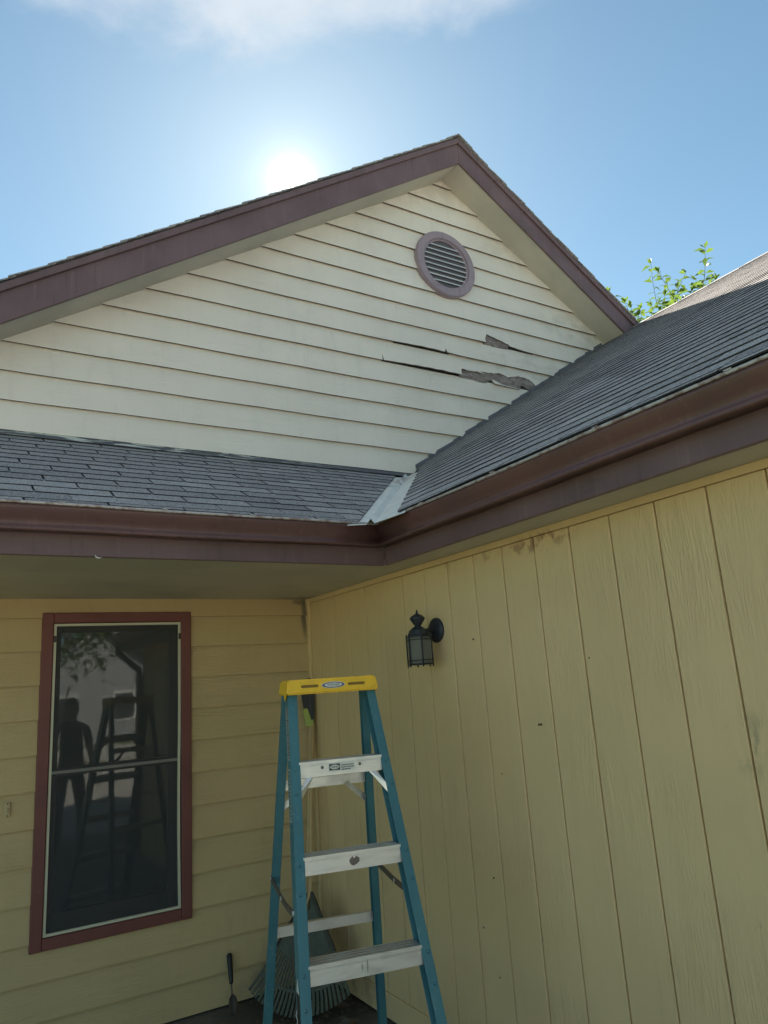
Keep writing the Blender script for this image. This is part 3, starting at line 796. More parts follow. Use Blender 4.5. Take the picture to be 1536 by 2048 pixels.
mb.add(*bowed(-1)); mb.add(*bowed(1)); mb.box(a+fw, b-fw, -.0298, -.018, c0, c0+fw); mb.box(a+fw, b-fw, -.0298, -.018, d0-fw, d0)
mb.obj('screen_frame', M['screen_frame'], win)
zm = 1.323-WZ0
M['bar'] = NT('grey_screen_bar').base((.20, .19, .18), .5); wbox('screen_bar', a+fw, b-fw-.004, -.027, -.020, zm-.008, zm+.008, M['bar'], .002)
def t_screen():
    t = NT('dark_insect_screen'); tr = t.n('ShaderNodeBsdfTransparent'); df = t.n('ShaderNodeBsdfDiffuse'); df.inputs[0].default_value = (.085, .088, .092, 1)
    mx = t.n('ShaderNodeMixShader'); mx.inputs[0].default_value = .50
    t.l(tr.outputs[0], mx.inputs[1]); t.l(df.outputs[0], mx.inputs[2])
    t.l(mx.outputs[0], t.t.nodes['Material Output'].inputs[0]); return t.m
M['screen'] = t_screen()
mb = MB(); mb.add([(a+fw*.5, -.0215, c0+fw*.5), (b-fw*.5, -.0215, c0+fw*.5), (b-fw*.5, -.0215, d0-fw*.5), (a+fw*.5, -.0215, d0-fw*.5)], [(0, 1, 2, 3)]); mb.obj('insect_screen', M['screen'], win)
M['sash'] = NT('dark_bronze_sash').base((.045, .032, .034), .45)
for (x0, x1, z0, z1) in ((a-.002, a+.042, c0, d0), (b-.062, b+.002, c0, d0), (a+.0425, b-.0625, d0-.045, d0+.002), (a+.0425, b-.0625, c0-.002, c0+.095), (a+.0425, b-.0625, zm-.022, zm+.022)):
    wbox('sash_rail', x0, x1, .000, .03, z0, z1, M['sash'], .002)
def t_glass():
    t = NT('window_glass'); tr = t.n('ShaderNodeBsdfTransparent'); tr.inputs[0].default_value = (.55, .6, .6, 1)
    gl = t.n('ShaderNodeBsdfGlossy'); gl.inputs['Roughness'].default_value = .026; gl.inputs[0].default_value = (1, 1, 1, 1)
    fr_ = t.n('ShaderNodeFresnel'); fr_.inputs[0].default_value = 1.75
    mx = t.n('ShaderNodeMixShader'); t.l(t.math('ADD', fr_.outputs[0], .05), mx.inputs[0])
    t.l(tr.outputs[0], mx.inputs[1]); t.l(gl.outputs[0], mx.inputs[2])
    bp = t.n('ShaderNodeBump'); bp.inputs['Distance'].default_value = .002; bp.inputs['Strength'].default_value = .25; t.l(t.noise(3, 2), bp.inputs['Height']); t.l(bp.outputs[0], gl.inputs['Normal'])
    t.l(mx.outputs[0], t.t.nodes['Material Output'].inputs[0]); return t.m
M['glass'] = t_glass()
wbox('glass_pane', a+.042, b-.062, .012, .016, zm+.02, d0-.044, M['glass'], 0); wbox('glass_pane', a+.042, b-.062, .020, .024, c0+.094, zm-.02, M['glass'], 0)
M['room'] = NT('dim_room_wall').base((.10, .095, .09), .9)
mb = MB(); mb.add([(-.6, .13, -.3), (.6, .13, -.3), (.6, .13, 2), (-.6, .13, 2), (-.6, 1.6, -.3), (.6, 1.6, -.3), (.6, 1.6, 2), (-.6, 1.6, 2)], [(4, 5, 6, 7), (0, 4, 7, 3), (1, 2, 6, 5), (0, 1, 5, 4), (3, 7, 6, 2)])
mb.obj('room_lining', M['room'], win)
for s_ in (-1, 1):
    mb = MB(); x_ = (a+.004) if s_ < 0 else (b-.004); mb.box(x_-.008, x_+.008, -.034, -.029, d0-.10, d0-.065); mb.obj('turn_clip', M['sash'], win, bevel=.002)

# ------------------------------------------------------------------ small plate on the wall
pl = empty('wall_plate', (-1.738, -.0265, 1.17)); tag(pl, 'small cream slotted plate with two screws on siding left of window', 'plate')
mb = MB(); mb.prism([(-.013, -.004, -.036), (.013, -.004, -.036), (.013, -.004, .036), (-.013, -.004, .036)], (0, .012, 0)); mb.obj('plate', NT('painted_over_plate').base((.50, .39, .22), .5), pl, bevel=.003)
mb = MB(); mb.lathe([(.008, -.0035), (.0085, -.007), (.006, -.009)], (.001, 0, -.001), 16, axis='y'); bt = mb.obj('catch', NT('painted_catch').base((.40, .31, .18), .5), pl)
bt.scale = (.75, 1, 1.7)
for z in (-.028, .029):
    mb = MB(); mb.lathe([(.0036, -.0035), (.003, -.0062)], (0, 0, z), 10, axis='y'); mb.obj('screw', M['nail'], pl)

# ------------------------------------------------------------------ stepladder
def t_fibre():
    t = NT('teal_fibreglass')
    c = t.mix(t.ss(t.noise(8, 4, .6, (1, 1, .4)), .35, .65), (.044, .150, .188), (.055, .175, .208))
    c = t.mix(t.math('MULTIPLY', t.ss(t.noise(45, 6, .75, (1, 1, .35)), .56, .72), .5), c, (.20, .31, .33))
    t.base(c, .48, 0, .45); t.bump(t.noise(220, 2, .5, (1, 1, .15)), .0006, .5); return t.m
M['teal'] = t_fibre()
def t_alu():
    t = NT('scuffed_aluminium')
    c = t.mix(t.ss(t.noise(9, 5, .6, (1, 1, 5)), .4, .7), (.74, .74, .72), (.64, .64, .62))
    c = t.mix(t.math('MULTIPLY', t.ss(t.noise(70, 5, .75), .62, .74), .4), c, (.42, .40, .37))
    t.base(c, t.ss(t.noise(24, 4), .3, .7, .34, .52), .8); t.bump(t.noise(90, 4, .6, (1, 1, 2)), .0006, .5); return t.m
M['alu'] = t_alu()
def t_yellow():
    t = NT('yellow_plastic_cap')
    c = t.mix(t.ss(t.noise(30, 5, .7), .45, .7), (.83, .50, .028), (.72, .43, .035))
    c = t.mix(t.math('MULTIPLY', t.ss(t.noise(70, 5, .8), .63, .72), .5), c, (.34, .22, .06))
    t.base(c, .42, 0, .45); return t.m
M['yellow'] = t_yellow()
M['slot_shade'] = NT('cap_slot_shadow_plastic').base((.20, .115, .012), .6)
M['black'] = NT('black_print').base((.015, .015, .016), .5)
M['label_white'] = NT('worn_white_label').base((.66, .66, .62), .55)
M['label_blue'] = NT('slate_blue_print').base((.11, .13, .20), .5)
M['steel'] = NT('dull_dark_steel').base((.15, .135, .12), .5, .6)
M['residue'] = t_rot.__call__() if False else NT('sticker_residue').base((.17, .135, .12), .9)

LZ, HF, KF, LF, HR, KR, LR_, DD, Z1 = 1.646, .1548, .0598, .3321, .1578, .0577, .1909, .0619, 1.4047
lad = empty('stepladder', (-.767, -1.7504, 0), -.217); tag(lad, 'teal fibreglass stepladder with yellow cap and aluminium steps in front of the corner', 'ladder')
def fpt(s, z): dz = LZ-z; return s*(HF+KF*dz), -DD-LF*dz
def rpt(s, z): dz = LZ-z; return s*(HR+KR*dz), DD+LR_*dz
def channel(s, ptf, ztop, fl, dep, wt, front):
    """C-channel: flange half-width fl, web depth dep; web on the outer side"""
    mb = MB(); rings = []
    for z in (ztop, ztop*.5, .03):
        u, w_ = ptf(s, z); sg = 1 if front else -1
        o_ = s*fl; i_ = -s*fl
        sec = [(o_, 0), (i_, 0), (i_, wt), (o_-s*wt, wt), (o_-s*wt, dep-wt), (i_, dep-wt), (i_, dep), (o_, dep)]
        rings.append([(u+a_, w_+sg*b_, z) for a_, b_ in sec])
    n = 8; vs = [p for r_ in rings for p in r_]
    fs = [(i*n+k, i*n+(k+1) % n, (i+1)*n+(k+1) % n, (i+1)*n+k) for i in range(2) for k in range(n)]
    for b0 in (0, 2*n): fs += [(b0+0, b0+1, b0+2, b0+3), (b0+0, b0+3, b0+4, b0+7), (b0+4, b0+5, b0+6, b0+7)]
    mb.add(vs, fs); return mb
for s in (-1, 1):
    r_ = channel(s, fpt, LZ+.02, .0172, .066, .004, True).obj('front_rail', M['teal'], lad, bevel=.0012)
    u, w_ = fpt(s, .03); mb = MB(); mb.box(u-.020, u+.020, w_-.004, w_+.072, 0, .045); mb.obj('rubber_foot', M['black'], r_, bevel=.004)
    for z in (Z1-.02, Z1-.10, Z1-.317, Z1-.40, Z1-.614, Z1-.70, Z1-.911):
        u, w_ = fpt(s, z); mb = MB(); mb.lathe([(.0062, .001), (.0058, -.0018), (.003, -.0034)], (u+s*.003, w_, z), 12, axis='y', smooth=True); mb.obj('rivet', M['teal'] if s else M['alu'], r_)
    r2 = channel(s, rpt, LZ+.02, .0155, .032, .0035, False).obj('rear_rail', M['teal'], lad, bevel=.003, segs=2)
    u, w_ = rpt(s, .03); mb = MB(); mb.box(u-.019, u+.019, w_-.036, w_+.004, 0, .04); mb.obj('rubber_foot', M['black'], r2, bevel=.004)
for k in range(5):
    z = Z1-.297*k; u, w_ = fpt(1, z); e = u-.0125; f0 = w_-.002
    mb = MB(); hgt = .052 if k == 0 else .056
    mb.box(-e, e, f0, f0+.0022, z-hgt, z-.0056)
    mb.box(-e, e, f0, f0+.078, z-.0125, z-.0105)
    mb.box(-e, e, f0+.0758, f0+.078, z-.030, z-.0057)
    for q in range(4): mb.box(-e, e, f0+.0218*q, f0+.0118+.0218*q, z-.0056, z+.0020)
    st = mb.obj('step', M['alu'], lad)
    if k == 0:
        for x in (-.072, .070):
            mb = MB(); mb.lathe([(.006, .0005), (.0055, -.002), (.003, -.003)], (x, f0, z-.022), 12, axis='y', smooth=True); mb.obj('bolt', M['steel'], st)
        mb = MB(); mb.box(-.050, .050, f0-.0006, f0-.0001, z-.0395, z-.009); lb = mb.obj('label_plate', M['label_white'], st)
        fr_ = lambda x, zz, dy: Matrix.Translation((x, f0-dy, zz)) @ Matrix.Rotation(math.pi/2, 4, 'X')
        mb = MB(); mb.box(-.046, -.006, f0-.0012, f0-.0007, z-.0355, z-.0135); mb.obj('label_block', M['black'], st)
        mb = MB(); n = 28; mb.prism([(-.026+.0175*math.cos(2*math.pi*i/n), f0-.0018, z-.0245+.0082*math.sin(2*math.pi*i/n)) for i in range(n)], (0, .0005, 0)); mb.obj('label_oval', M['label_white'], st)
        text_obj('lettering', 'WERNER', .0085, M['black'], st, fr_(-.026, z-.0245, .0022), .0002, .78)
        for i, (ln, off) in enumerate(((.046, 0), (.048, 0), (.034, 0))):
            x = -.001
            while x < ln-.001:
                wd = random.uniform(.002, .006); mb = MB(); mb.box(x, min(x+wd, ln), f0-.0011, f0-.0007, z-.0185-.0075*i-.0036, z-.0185-.0075*i); mb.obj('print_mark', M['black'], st); x += wd+.0016
    if k == 1:
        mb = MB(); P = [((.0155+random.uniform(-.003, .002))*math.cos(2*math.pi*i/22), (.0135+random.uniform(-.003, .002)-(.006 if i in (5, 6) else 0))*math.sin(2*math.pi*i/22)) for i in range(22)]
        mb.prism([(p[0]*1.15+.004, f0-.0008, z-.028+p[1]*1.2) for p in P], (0, .0006, 0)); mb.obj('sticker_residue', M['residue'], st)
    if k == 2:
        M['scuff'] = NT('grey_scuff').base((.36, .34, .31), .7, .3)
        for x0, hh in ((.0, .022), (-.018, .012)):
            mb = MB(); P = [(0, hh), (.003, hh*.5), (.0035, 0), (.002, -hh*.7), (0, -hh), (-.002, 0), (-.0015, hh*.6)]
            mb.prism([(x0+p[0], f0-.0007, z-.028+p[1]) for p in P], (0, .0005, 0)); mb.obj('scuff', M['scuff'], st)
    # knee braces under the top step
    if k in (0,):
        for s in (-1, 1):
            u2, w2 = fpt(s, z-.105); mb = MB(); mb.hexa([(s*(e-.056), f0+.004, z-.046), (s*(e-.030), f0+.004, z-.046), (s*(e-.030), f0+.006, z-.046), (s*(e-.056), f0+.006, z-.046)],
                [(u2-s*.012, w2+.005, z-.128), (u2-s*.012, w2+.005, z-.098), (u2-s*.012, w2+.007, z-.098), (u2-s*.012, w2+.007, z-.128)]); mb.obj('knee_brace', M['alu'], lad)
# rear cross bars
for z in (1.318, .775, .25):
    u, w_ = rpt(1, z); e = u-.010
    mb = MB(); mb.box(-e, e, w_-.003, w_-.001, z-.034, z); mb.box(-e, e, w_-.003, w_+.022, z, z+.0022); mb.box(-e, e, w_-.005, w_-.003, z-.004, z+.003); br = mb.obj('rear_bar', M['alu'], lad)
    if z > 1:
        for s in (-1, 1):
            u2, w2 = rpt(s, z-.10); mb = MB(); mb.hexa([(s*.075, w_-.006, z-.030), (s*.093, w_-.006, z-.022), (s*.093, w_-.0045, z-.022), (s*.075, w_-.0045, z-.030)],
                [(u2-s*.012, w2-.006, z-.115), (u2-s*.010, w2-.006, z-.085), (u2-s*.010, w2-.0045, z-.085), (u2-s*.012, w2-.0045, z-.115)]); mb.obj('rear_brace', M['alu'], br)
# spreaders
for s in (-1, 1):
    zsp = .955; u0, w0 = fpt(s, zsp); u1, w1 = rpt(s, zsp+.01)
    A_ = Vector((u0+s*.019, w0+.05, zsp-.01)); B_ = Vector((u1+s*.017, w1-.012, zsp+.01)); mid = A_.lerp(B_, .5)+Vector((0, 0, -.012))
    mb = MB(); pts = [A_.lerp(mid, q/5)+Vector((0, 0, -.005*math.sin(math.pi*q/5))) for q in range(6)] + [mid.lerp(B_, q/5) for q in range(1, 6)]
    for p, q in zip(pts, pts[1:]):
        hh = Vector((0, 0, .0105)); t_ = Vector((.0022, 0, 0)); mb.hexa([p-hh-t_, p-hh+t_, p+hh+t_, p+hh-t_], [q-hh-t_, q-hh+t_, q+hh+t_, q+hh-t_])
    sp = mb.obj('spreader', M['steel'], lad)
    for p in (A_, mid, B_): mb = MB(); mb.lathe([(.008, -.004), (.008, .004), (.004, .006)], p, 12, axis='x'); mb.obj('pivot', M['alu'], sp)
# cap
zc0, zc1 = LZ-.002, LZ+.053; hw0, hw1 = .181, .174; wf, wb_ = -DD-.019, DD+.022
mb = MB(); mb.hexa([(-hw0, wf-.006, zc0), (hw0, wf-.006, zc0), (hw0, wb_+.006, zc0), (-hw0, wb_+.006, zc0)], [(-hw1, wf+.002, zc1), (hw1, wf+.002, zc1), (hw1, wb_-.002, zc1), (-hw1, wb_-.002, zc1)])
cap = mb.obj('top_cap', M['yellow'], lad, bevel=.006, segs=3)
for s in (-1, 1):
    mb = MB(); mb.prism([(s*(hw0-.004), wf+.004, zc0+.012), (s*(hw0-.004), wf+.080, zc0+.012), (s*(hw0-.004), wf+.045, zc0-.022)], (s*.0035, 0, 0)); mb.obj('cap_ear', M['yellow'], cap, bevel=.001)
ff = lambda zz: wf-.006+.008*(zz-zc0)/(zc1-zc0)
tilt = math.atan2(.008, zc1-zc0)
def capm(x, zz, d): return Matrix.Translation((x, ff(zz)-d, zz)) @ Matrix.Rotation(math.pi/2-tilt, 4, 'X')
def cap_plate(nm, x, zz, hw, hh, d, mat, oval=False, thick=.0008, n=32):
    mb = MB()
    if oval: pts = [(hw*math.cos(2*math.pi*i/n), hh*math.sin(2*math.pi*i/n), 0) for i in range(n)]
    else:
        pts = []
        for i in range(9): a_ = -math.pi/2+math.pi*i/8; pts.append((hw-hh+hh*math.cos(a_), hh*math.sin(a_), 0))
        for i in range(9): a_ = math.pi/2+math.pi*i/8; pts.append((-hw+hh+hh*math.cos(a_), hh*math.sin(a_), 0))
    mt = capm(x, zz, d); mb.prism([mt @ Vector(p) for p in pts], mt.to_3x3() @ Vector((0, 0, thick))); return mb.obj(nm, mat, cap)
zmid = (zc0+zc1)/2+.001
cap_plate('slot_shade', -.092, zmid, .034, .0052, .0001, M['slot_shade']); cap_plate('slot_shade', .092, zmid, .034, .0052, .0001, M['slot_shade'])  # flat plates, shade of the openings put into their darker yellow
cap_plate('logo_oval', 0, zmid, .047, .0125, .0001, M['label_white'], True)
cap_plate('logo_field', 0, zmid, .0445, .0108, .0010, M['label_blue'], True)
cap_plate('logo_inner', 0, zmid, .034, .0078, .0019, M['label_white'], True)
text_obj('lettering', 'WERNER', .0145, M['black'], cap, capm(0, zmid, .0028), .0002, .86)
# stickers on the outer face of the left front rail
def rail_sticker(z0, z1, w0, w1, mat, nm='rail_sticker', d=.0006):
    mb = MB(); a_ = []; b_ = []
    for z in (z0, z1):
        u, w_ = fpt(-1, z); a_.append((u-.0172-d, w_+w0, z)); b_.append((u-.0172-d, w_+w1, z))
    mb.prism([a_[0], b_[0], b_[1], a_[1]], (.0003, 0, 0)); return mb.obj(nm, mat, lad)
M['sticker'] = NT('grey_rail_sticker').base((.40, .42, .40), .55)
rail_sticker(1.415, 1.60, .012, .054, M['sticker'])
z = 1.42
while z < 1.595:
    hh = random.uniform(.0025, .006)
    rail_sticker(z, z+hh, .016, random.uniform(.036, .050), M['black'], 'print_mark', .0011); z += hh+.0028
rail_sticker(1.215, 1.385, .012, .054, M['sticker'])
rail_sticker(1.22, 1.38, .015, .051, M['teal'], 'sticker_field', .0011)
z = 1.225
while z < 1.375:
    hh = random.uniform(.005, .010); w_a = random.uniform(.018, .024); w_b = random.uniform(.038, .048)
    rail_sticker(z, z+.0028, w_a, w_b, M['sticker'], 'print_mark', .0016); rail_sticker(z, z+hh, w_a, w_a+.004, M['sticker'], 'print_mark', .0017); z += hh+.005
rail_sticker(.42, .74, .012, .054, M['black'])
u, w_ = fpt(-1, .765)
mb = MB(); u2, w2 = fpt(-1, .73); mb.prism([(u-.0172-.0006, w_+.033, .78), (u2-.0172-.0006, w2+.014, .742), (u2-.0172-.0006, w2+.052, .742)], (.0003, 0, 0)); mb.obj('warning_triangle', M['label_white'], lad)
u, w_ = fpt(-1, .58)
lean = math.atan(LF)
mt = Matrix.Translation((u-.0172-.0012, w_+.033, .58)) @ Matrix.Rotation(-lean, 4, 'X') @ Matrix(((0, 0, -1, 0), (0, -1, 0, 0), (-1, 0, 0, 0), (0, 0, 0, 1)))
text_obj('lettering', 'WARNING', .034, M['label_white'], lad, mt, .0002, 1.55)

# ------------------------------------------------------------------ wall lantern
def t_iron():
    t = NT('black_lantern_metal'); c = t.mix(t.ss(t.noise(40, 4), .4, .7), (.022, .026, .034), (.035, .040, .048)); t.base(c, .5, 0, .4); t.bump(t.noise(120, 3), .0005, .5); return t.m
M['iron'] = t_iron()
lan = empty('wall_lantern', (-.0125, -1.455, 1.90)); tag(lan, 'black metal wall lantern with frosted panes on the grooved wall', 'lantern')
# backplate stands on the wall, lantern body hangs out towards -X
mb = MB(); mb.lathe([(.060, .001), (.060, -.008), (.054, -.014), (.040, -.020), (.020, -.024)], (0, 0, 0), 28, axis='x', smooth=True); mb.obj('backplate', M['iron'], lan)
bx, by = -.118, -.012
mb = MB(); mb.tube([(-.015, 0, -.005), (-.05, 0, .002), (bx+.03, by, -.012)], [.012, .011, .012], 10); mb.obj('arm', M['iron'], lan)
# body frame: z of parts relative to 1.90
zt, zb_ = -.030, -.158
R6 = .062; n6 = 6; ph6 = R(8)
c6 = [(bx+R6*math.cos(ph6+2*math.pi*i/n6), by+R6*math.sin(ph6+2*math.pi*i/n6)) for i in range(n6)]
mb = MB(); mb.lathe([(.047, zt+.004), (.050, zt+.010), (.044, zt+.030), (.026, zt+.044), (.017, zt+.049), (.015, zt+.052)], (bx, by, 0), n6*2, phase=ph6); mb.obj('roof', M['iron'], lan)
mb = MB(); mb.lathe([(.013, zt+.050), (.020, zt+.058), (.037, zt+.085), (.037, zt+.089), (.026, zt+.100), (.014, zt+.106), (.007, zt+.109), (.0065, zt+.113), (.004, zt+.122), (.001, zt+.131)], (bx, by, 0), 14); mb.obj('finial', M['iron'], lan)
for zz, nm in ((zt, 'top_rim'), (zt-.014, 'top_rim'), (zb_+.017, 'bottom_rim'), (zb_, 'bottom_rim')):
    mb = MB()
    for i in range(n6):
        p, q = c6[i], c6[(i+1) % n6]; mb.tube([(*p, zz), (*q, zz)], .0036 if zz in (zt, zb_) else .0022, 6)
    mb.obj(nm, M['iron'], lan)
for (x, y) in c6:
    mb = MB(); mb.tube([(x, y, zt+.012), (x, y, zb_-.002)], .0040, 8); mb.lathe([(.002, -.003), (.0045, -.006), (.0045, -.010), (.002, -.013)], (x, y, zb_), 8); mb.obj('post', M['iron'], lan)
mb = MB(); mb.lathe([(.066, zt-.002), (.066, zt+.003), (.046, zt+.006)], (bx, by, 0), n6, phase=ph6); mb.obj('top_plate', M['iron'], lan)
def t_frost():
    t = NT('frosted_pane'); t.base((.26, .26, .22), .45, 0, .4); t.b.inputs['Transmission Weight'].default_value = .45; t.b.inputs['IOR'].default_value = 1.1; return t.m
M['frost'] = t_frost()
for i in range(n6):
    p, q = c6[i], c6[(i+1) % n6]; cx_, cy_ = bx, by
    a_ = Vector((*p, 0)).lerp(Vector((cx_, cy_, 0)), .10); b_ = Vector((*q, 0)).lerp(Vector((cx_, cy_, 0)), .10)
    mb = MB(); inn = (Vector((cx_, cy_, 0))-(a_+b_)/2).normalized()*.002
    mb.hexa([a_+Vector((0, 0, zb_+.003)), b_+Vector((0, 0, zb_+.003)), b_+inn+Vector((0, 0, zb_+.003)), a_+inn+Vector((0, 0, zb_+.003))], [a_+Vector((0, 0, zt-.003)), b_+Vector((0, 0, zt-.003)), b_+inn+Vector((0, 0, zt-.003)), a_+inn+Vector((0, 0, zt-.003))]); mb.obj('pane', M['frost'], lan)
M['candle'] = NT('pale_lamp_sleeve').base((.55, .53, .46), .6)
mb = MB(); mb.lathe([(.018, zb_+.004), (.018, zt-.05), (.012, zt-.04)], (bx, by, 0), 14, smooth=True); mb.obj('lamp_sleeve', M['candle'], lan)

# ------------------------------------------------------------------ leaf rake leaning in the corner
def t_rake():
    t = NT('dusty_green_plastic'); c = t.mix(t.ss(t.noise(14, 4), .35, .7), (.085, .098, .074), (.062, .072, .056)); t.base(c, .6); return t.m
M['rake'] = t_rake(); M['rake_rim'] = NT('shaded_rake_rim').base((.045, .048, .040), .6)  # rim colour darkened for the shadow it stands in
def t_wood():
    t = NT('worn_ash_handle'); c = t.mix(t.noise(6, 5, .6, (6, 6, .8)), (.58, .41, .21), (.46, .31, .15)); t.base(c, .6); t.bump(t.noise(10, 5, .6, (9, 9, .8)), .0006, .5); return t.m
M['wood'] = t_wood()
RA = Vector((-.2, -.275, .547)); RC = Vector((-.38, -.43, .004)); RD = (RC-RA); RR = RD.length; RD.normalize()
rh = Vector((-RD.y, RD.x, 0)).normalized()
if rh.x < 0: rh = -rh
RNm = RD.cross(rh); RLt = (rh*math.cos(.2)+RNm*math.sin(.2)).normalized(); RNn = RD.cross(RLt).normalized()
if RNn.y > 0: RNn = -RNn          # faces the viewer
def rp(r_, a_, off=0): return RA + (RD*math.cos(a_)+RLt*math.sin(a_))*r_ + RNn*off
rake = empty('leaf_rake', (RC.x, RC.y, 0)); tag(rake, 'grey green fan rake leaning head down in the corner behind the stepladder', 'rake')
rake_inv = Matrix.Translation((-RC.x, -RC.y, 0))
def rk(mb, nm, mat, bevel=0, par=None):
    me = mb.mesh(nm, mat, bevel); me.transform(rake_inv); o = bpy.data.objects.new(nm, me); return link(o, par or rake)
AM = R(34); NTN = 25
mb = MB(); n = 14; front = [rp(.012, 0, .004)] + [rp(RR*.54+.02*math.cos(3*(-AM*.96+2*AM*.96*i/n)), -AM*.96+2*AM*.96*i/n, .003) for i in range(n+1)]
mb.prism(front, RNn*-.004); rk(mb, 'fan_plate', M['rake'])
for s in (-1, 1):
    mb = MB(); wdt = .010 if s < 0 else .021
    pa, pb = rp(0, 0), rp(RR*.58, s*AM); side = (RLt*s)
    mb.hexa([pa-RNn*.004, pa+side*wdt-RNn*.004, pa+side*wdt+RNn*.012, pa+RNn*.012], [pb-RNn*.004, pb+side*wdt-RNn*.004, pb+side*wdt+RNn*.012, pb+RNn*.012]); rk(mb, 'fan_rim', M['rake_rim'])
for i in range(NTN):
    a_ = -AM+2*AM*i/(NTN-1); mb = MB(); secs = []
    tip = RR*(1-.02*abs(a_)/AM)
    for q in range(8):
        r_ = RR*.50+(tip-RR*.50)*q/7
        off = .0 if q < 6 else (.005 if q == 6 else .013)
        rr_ = r_ if q < 7 else r_-.004
        p = rp(rr_, a_, off); wv = (RLt*math.cos(a_)-RD*math.sin(a_))*(.0046+.0040*q/7); secs.append((p, wv))
    vs = []
    for p, wv in secs: vs += [p-wv-RNn*.0015, p+wv-RNn*.0015, p+wv+RNn*.0028, p-wv+RNn*.0028]
    fs = [(j*4+k_, j*4+(k_+1) % 4, j*4+4+(k_+1) % 4, j*4+4+k_) for j in range(7) for k_ in range(4)] + [(0, 1, 2, 3), (28, 29, 30, 31)]
    mb.add(vs, fs); 
    minz = min(v[2] for v in mb.v)
    if minz < .001: mb.v = [(v[0], v[1], max(v[2], .001)) for v in mb.v]
    rk(mb, 'tine', M['rake'])
mb = MB(); n = 24
for i in range(n):
    a0, a1 = -AM+2*AM*i/n, -AM+2*AM*(i+1)/n; r0 = RR*.80
    mb.hexa([rp(r0-.007, a0, -.001), rp(r0+.007, a0, -.001), rp(r0+.007, a0, .0045), rp(r0-.007, a0, .0045)], [rp(r0-.007, a1, -.001), rp(r0+.007, a1, -.001), rp(r0+.007, a1, .0045), rp(r0-.007, a1, .0045)])
rk(mb, 'cross_band', M['rake'])
top = Vector((-.030, -.060, 1.512))
mb = MB(); mb.tube([RA+RD*.09+RNn*.012, RA+RNn*.006, RA.lerp(top, .5)+Vector((-.004, 0, 0)), top], [.014, .0135, .0125, .0125], 12); rk(mb, 'handle', M['wood'])

# ------------------------------------------------------------------ upturned broom behind the ladder
br = empty('broom', (-.16, -.10, 0)); tag(br, 'upturned broom with dark bristles and lime green collar in the corner', 'broom')
M['lime'] = NT('lime_plastic').base((.30, .345, .05), .5); M['bristle'] = NT('charcoal_bristles').base((.06, .062, .065), .9); M['tan'] = NT('tan_handle').base((.58, .46, .26), .5)
bb = Vector((.105, .035, 1.445))
mb = MB(); mb.tube([(0, 0, 0.002), (.05, .02, .72), bb], .0105, 10); mb.obj('handle', M['tan'], br)
mb = MB(); hx = Vector((.80, -.60, 0)).normalized(); hy = Vector((.6, .8, 0)).normalized()
def bq(z, x0, x1, t): return [bb+hx*x0-hy*t+Vector((0, 0, z)), bb+hx*x1-hy*t+Vector((0, 0, z)), bb+hx*x1+hy*t+Vector((0, 0, z)), bb+hx*x0+hy*t+Vector((0, 0, z))]
mb.hexa(bq(-.010, -.026, .020, .014), bq(.100, -.044, -.012, .014)); mb.hexa(bq(-.009, -.0255, .0205, .0135), bq(.030, -.034, .022, .0138)); mb.obj('collar', M['lime'], br, bevel=.002)
mb = MB()
for i in range(150):
    q = random.random(); w0 = -.036+.060*q; t0 = random.uniform(-.009, .009); zt_ = .27+random.uniform(-.02, .02)-.05*abs(q-.65)
    p0 = bb+hx*w0+hy*t0+Vector((0, 0, .10-.09*q)); p1 = bb+hx*(-.052+.078*q+random.uniform(-.003, .003))+hy*t0*1.25+Vector((0, 0, zt_))
    mb.tube([p0, p0.lerp(p1, .5)+hx*random.uniform(-.002, .002), p1], [.0030, .0034, .0026], 4, caps=True, smooth=False)
mb.obj('bristles', M['bristle'], br)

# ------------------------------------------------------------------ hand trowel
tr = empty('hand_trowel', (-.622, -.165, 0)); tag(tr, 'dark hand trowel leaning blade down against the cream siding', 'trowel')
T0, T1 = Vector((0, 0, .004)), Vector((.028, .132, .262)); TD = (T1-T0).normalized()
tp = lambda q: T0+(T1-T0)*q
mb = MB(); mb.tube([tp(.50), tp(.53), tp(.62), tp(.75), tp(.9), tp(.97), tp(1)], [.0085, .011, .0125, .0135, .015, .0155, .010], 14); mb.obj('grip', M['black'], tr)
mb = MB(); mb.tube([tp(.53), tp(.40), tp(.30)], [.0048, .0045, .006], 8); mb.obj('shank', M['steel'], tr)
mb = MB(); sx_ = Vector((1, 0, 0)); ny = TD.cross(sx_).normalized(); rows = [(.33, .006), (.27, .020), (.18, .026), (.09, .022), (.0, .004)]; vs = []
for q, h_ in rows:
    for k_ in range(5): u = (k_-2)/2; vs.append(tp(q)+sx_*h_*u+ny*(-.008*u*u))
mb.add(vs, [(i*5+k_, i*5+k_+1, i*5+6+k_, i*5+5+k_) for i in range(4) for k_ in range(4)], 0, True); o = mb.obj('blade', NT('rusty_trowel_steel').base((.075, .062, .052), .7, .3), tr); md = o.modifiers.new('thick', 'SOLIDIFY'); md.thickness = .002
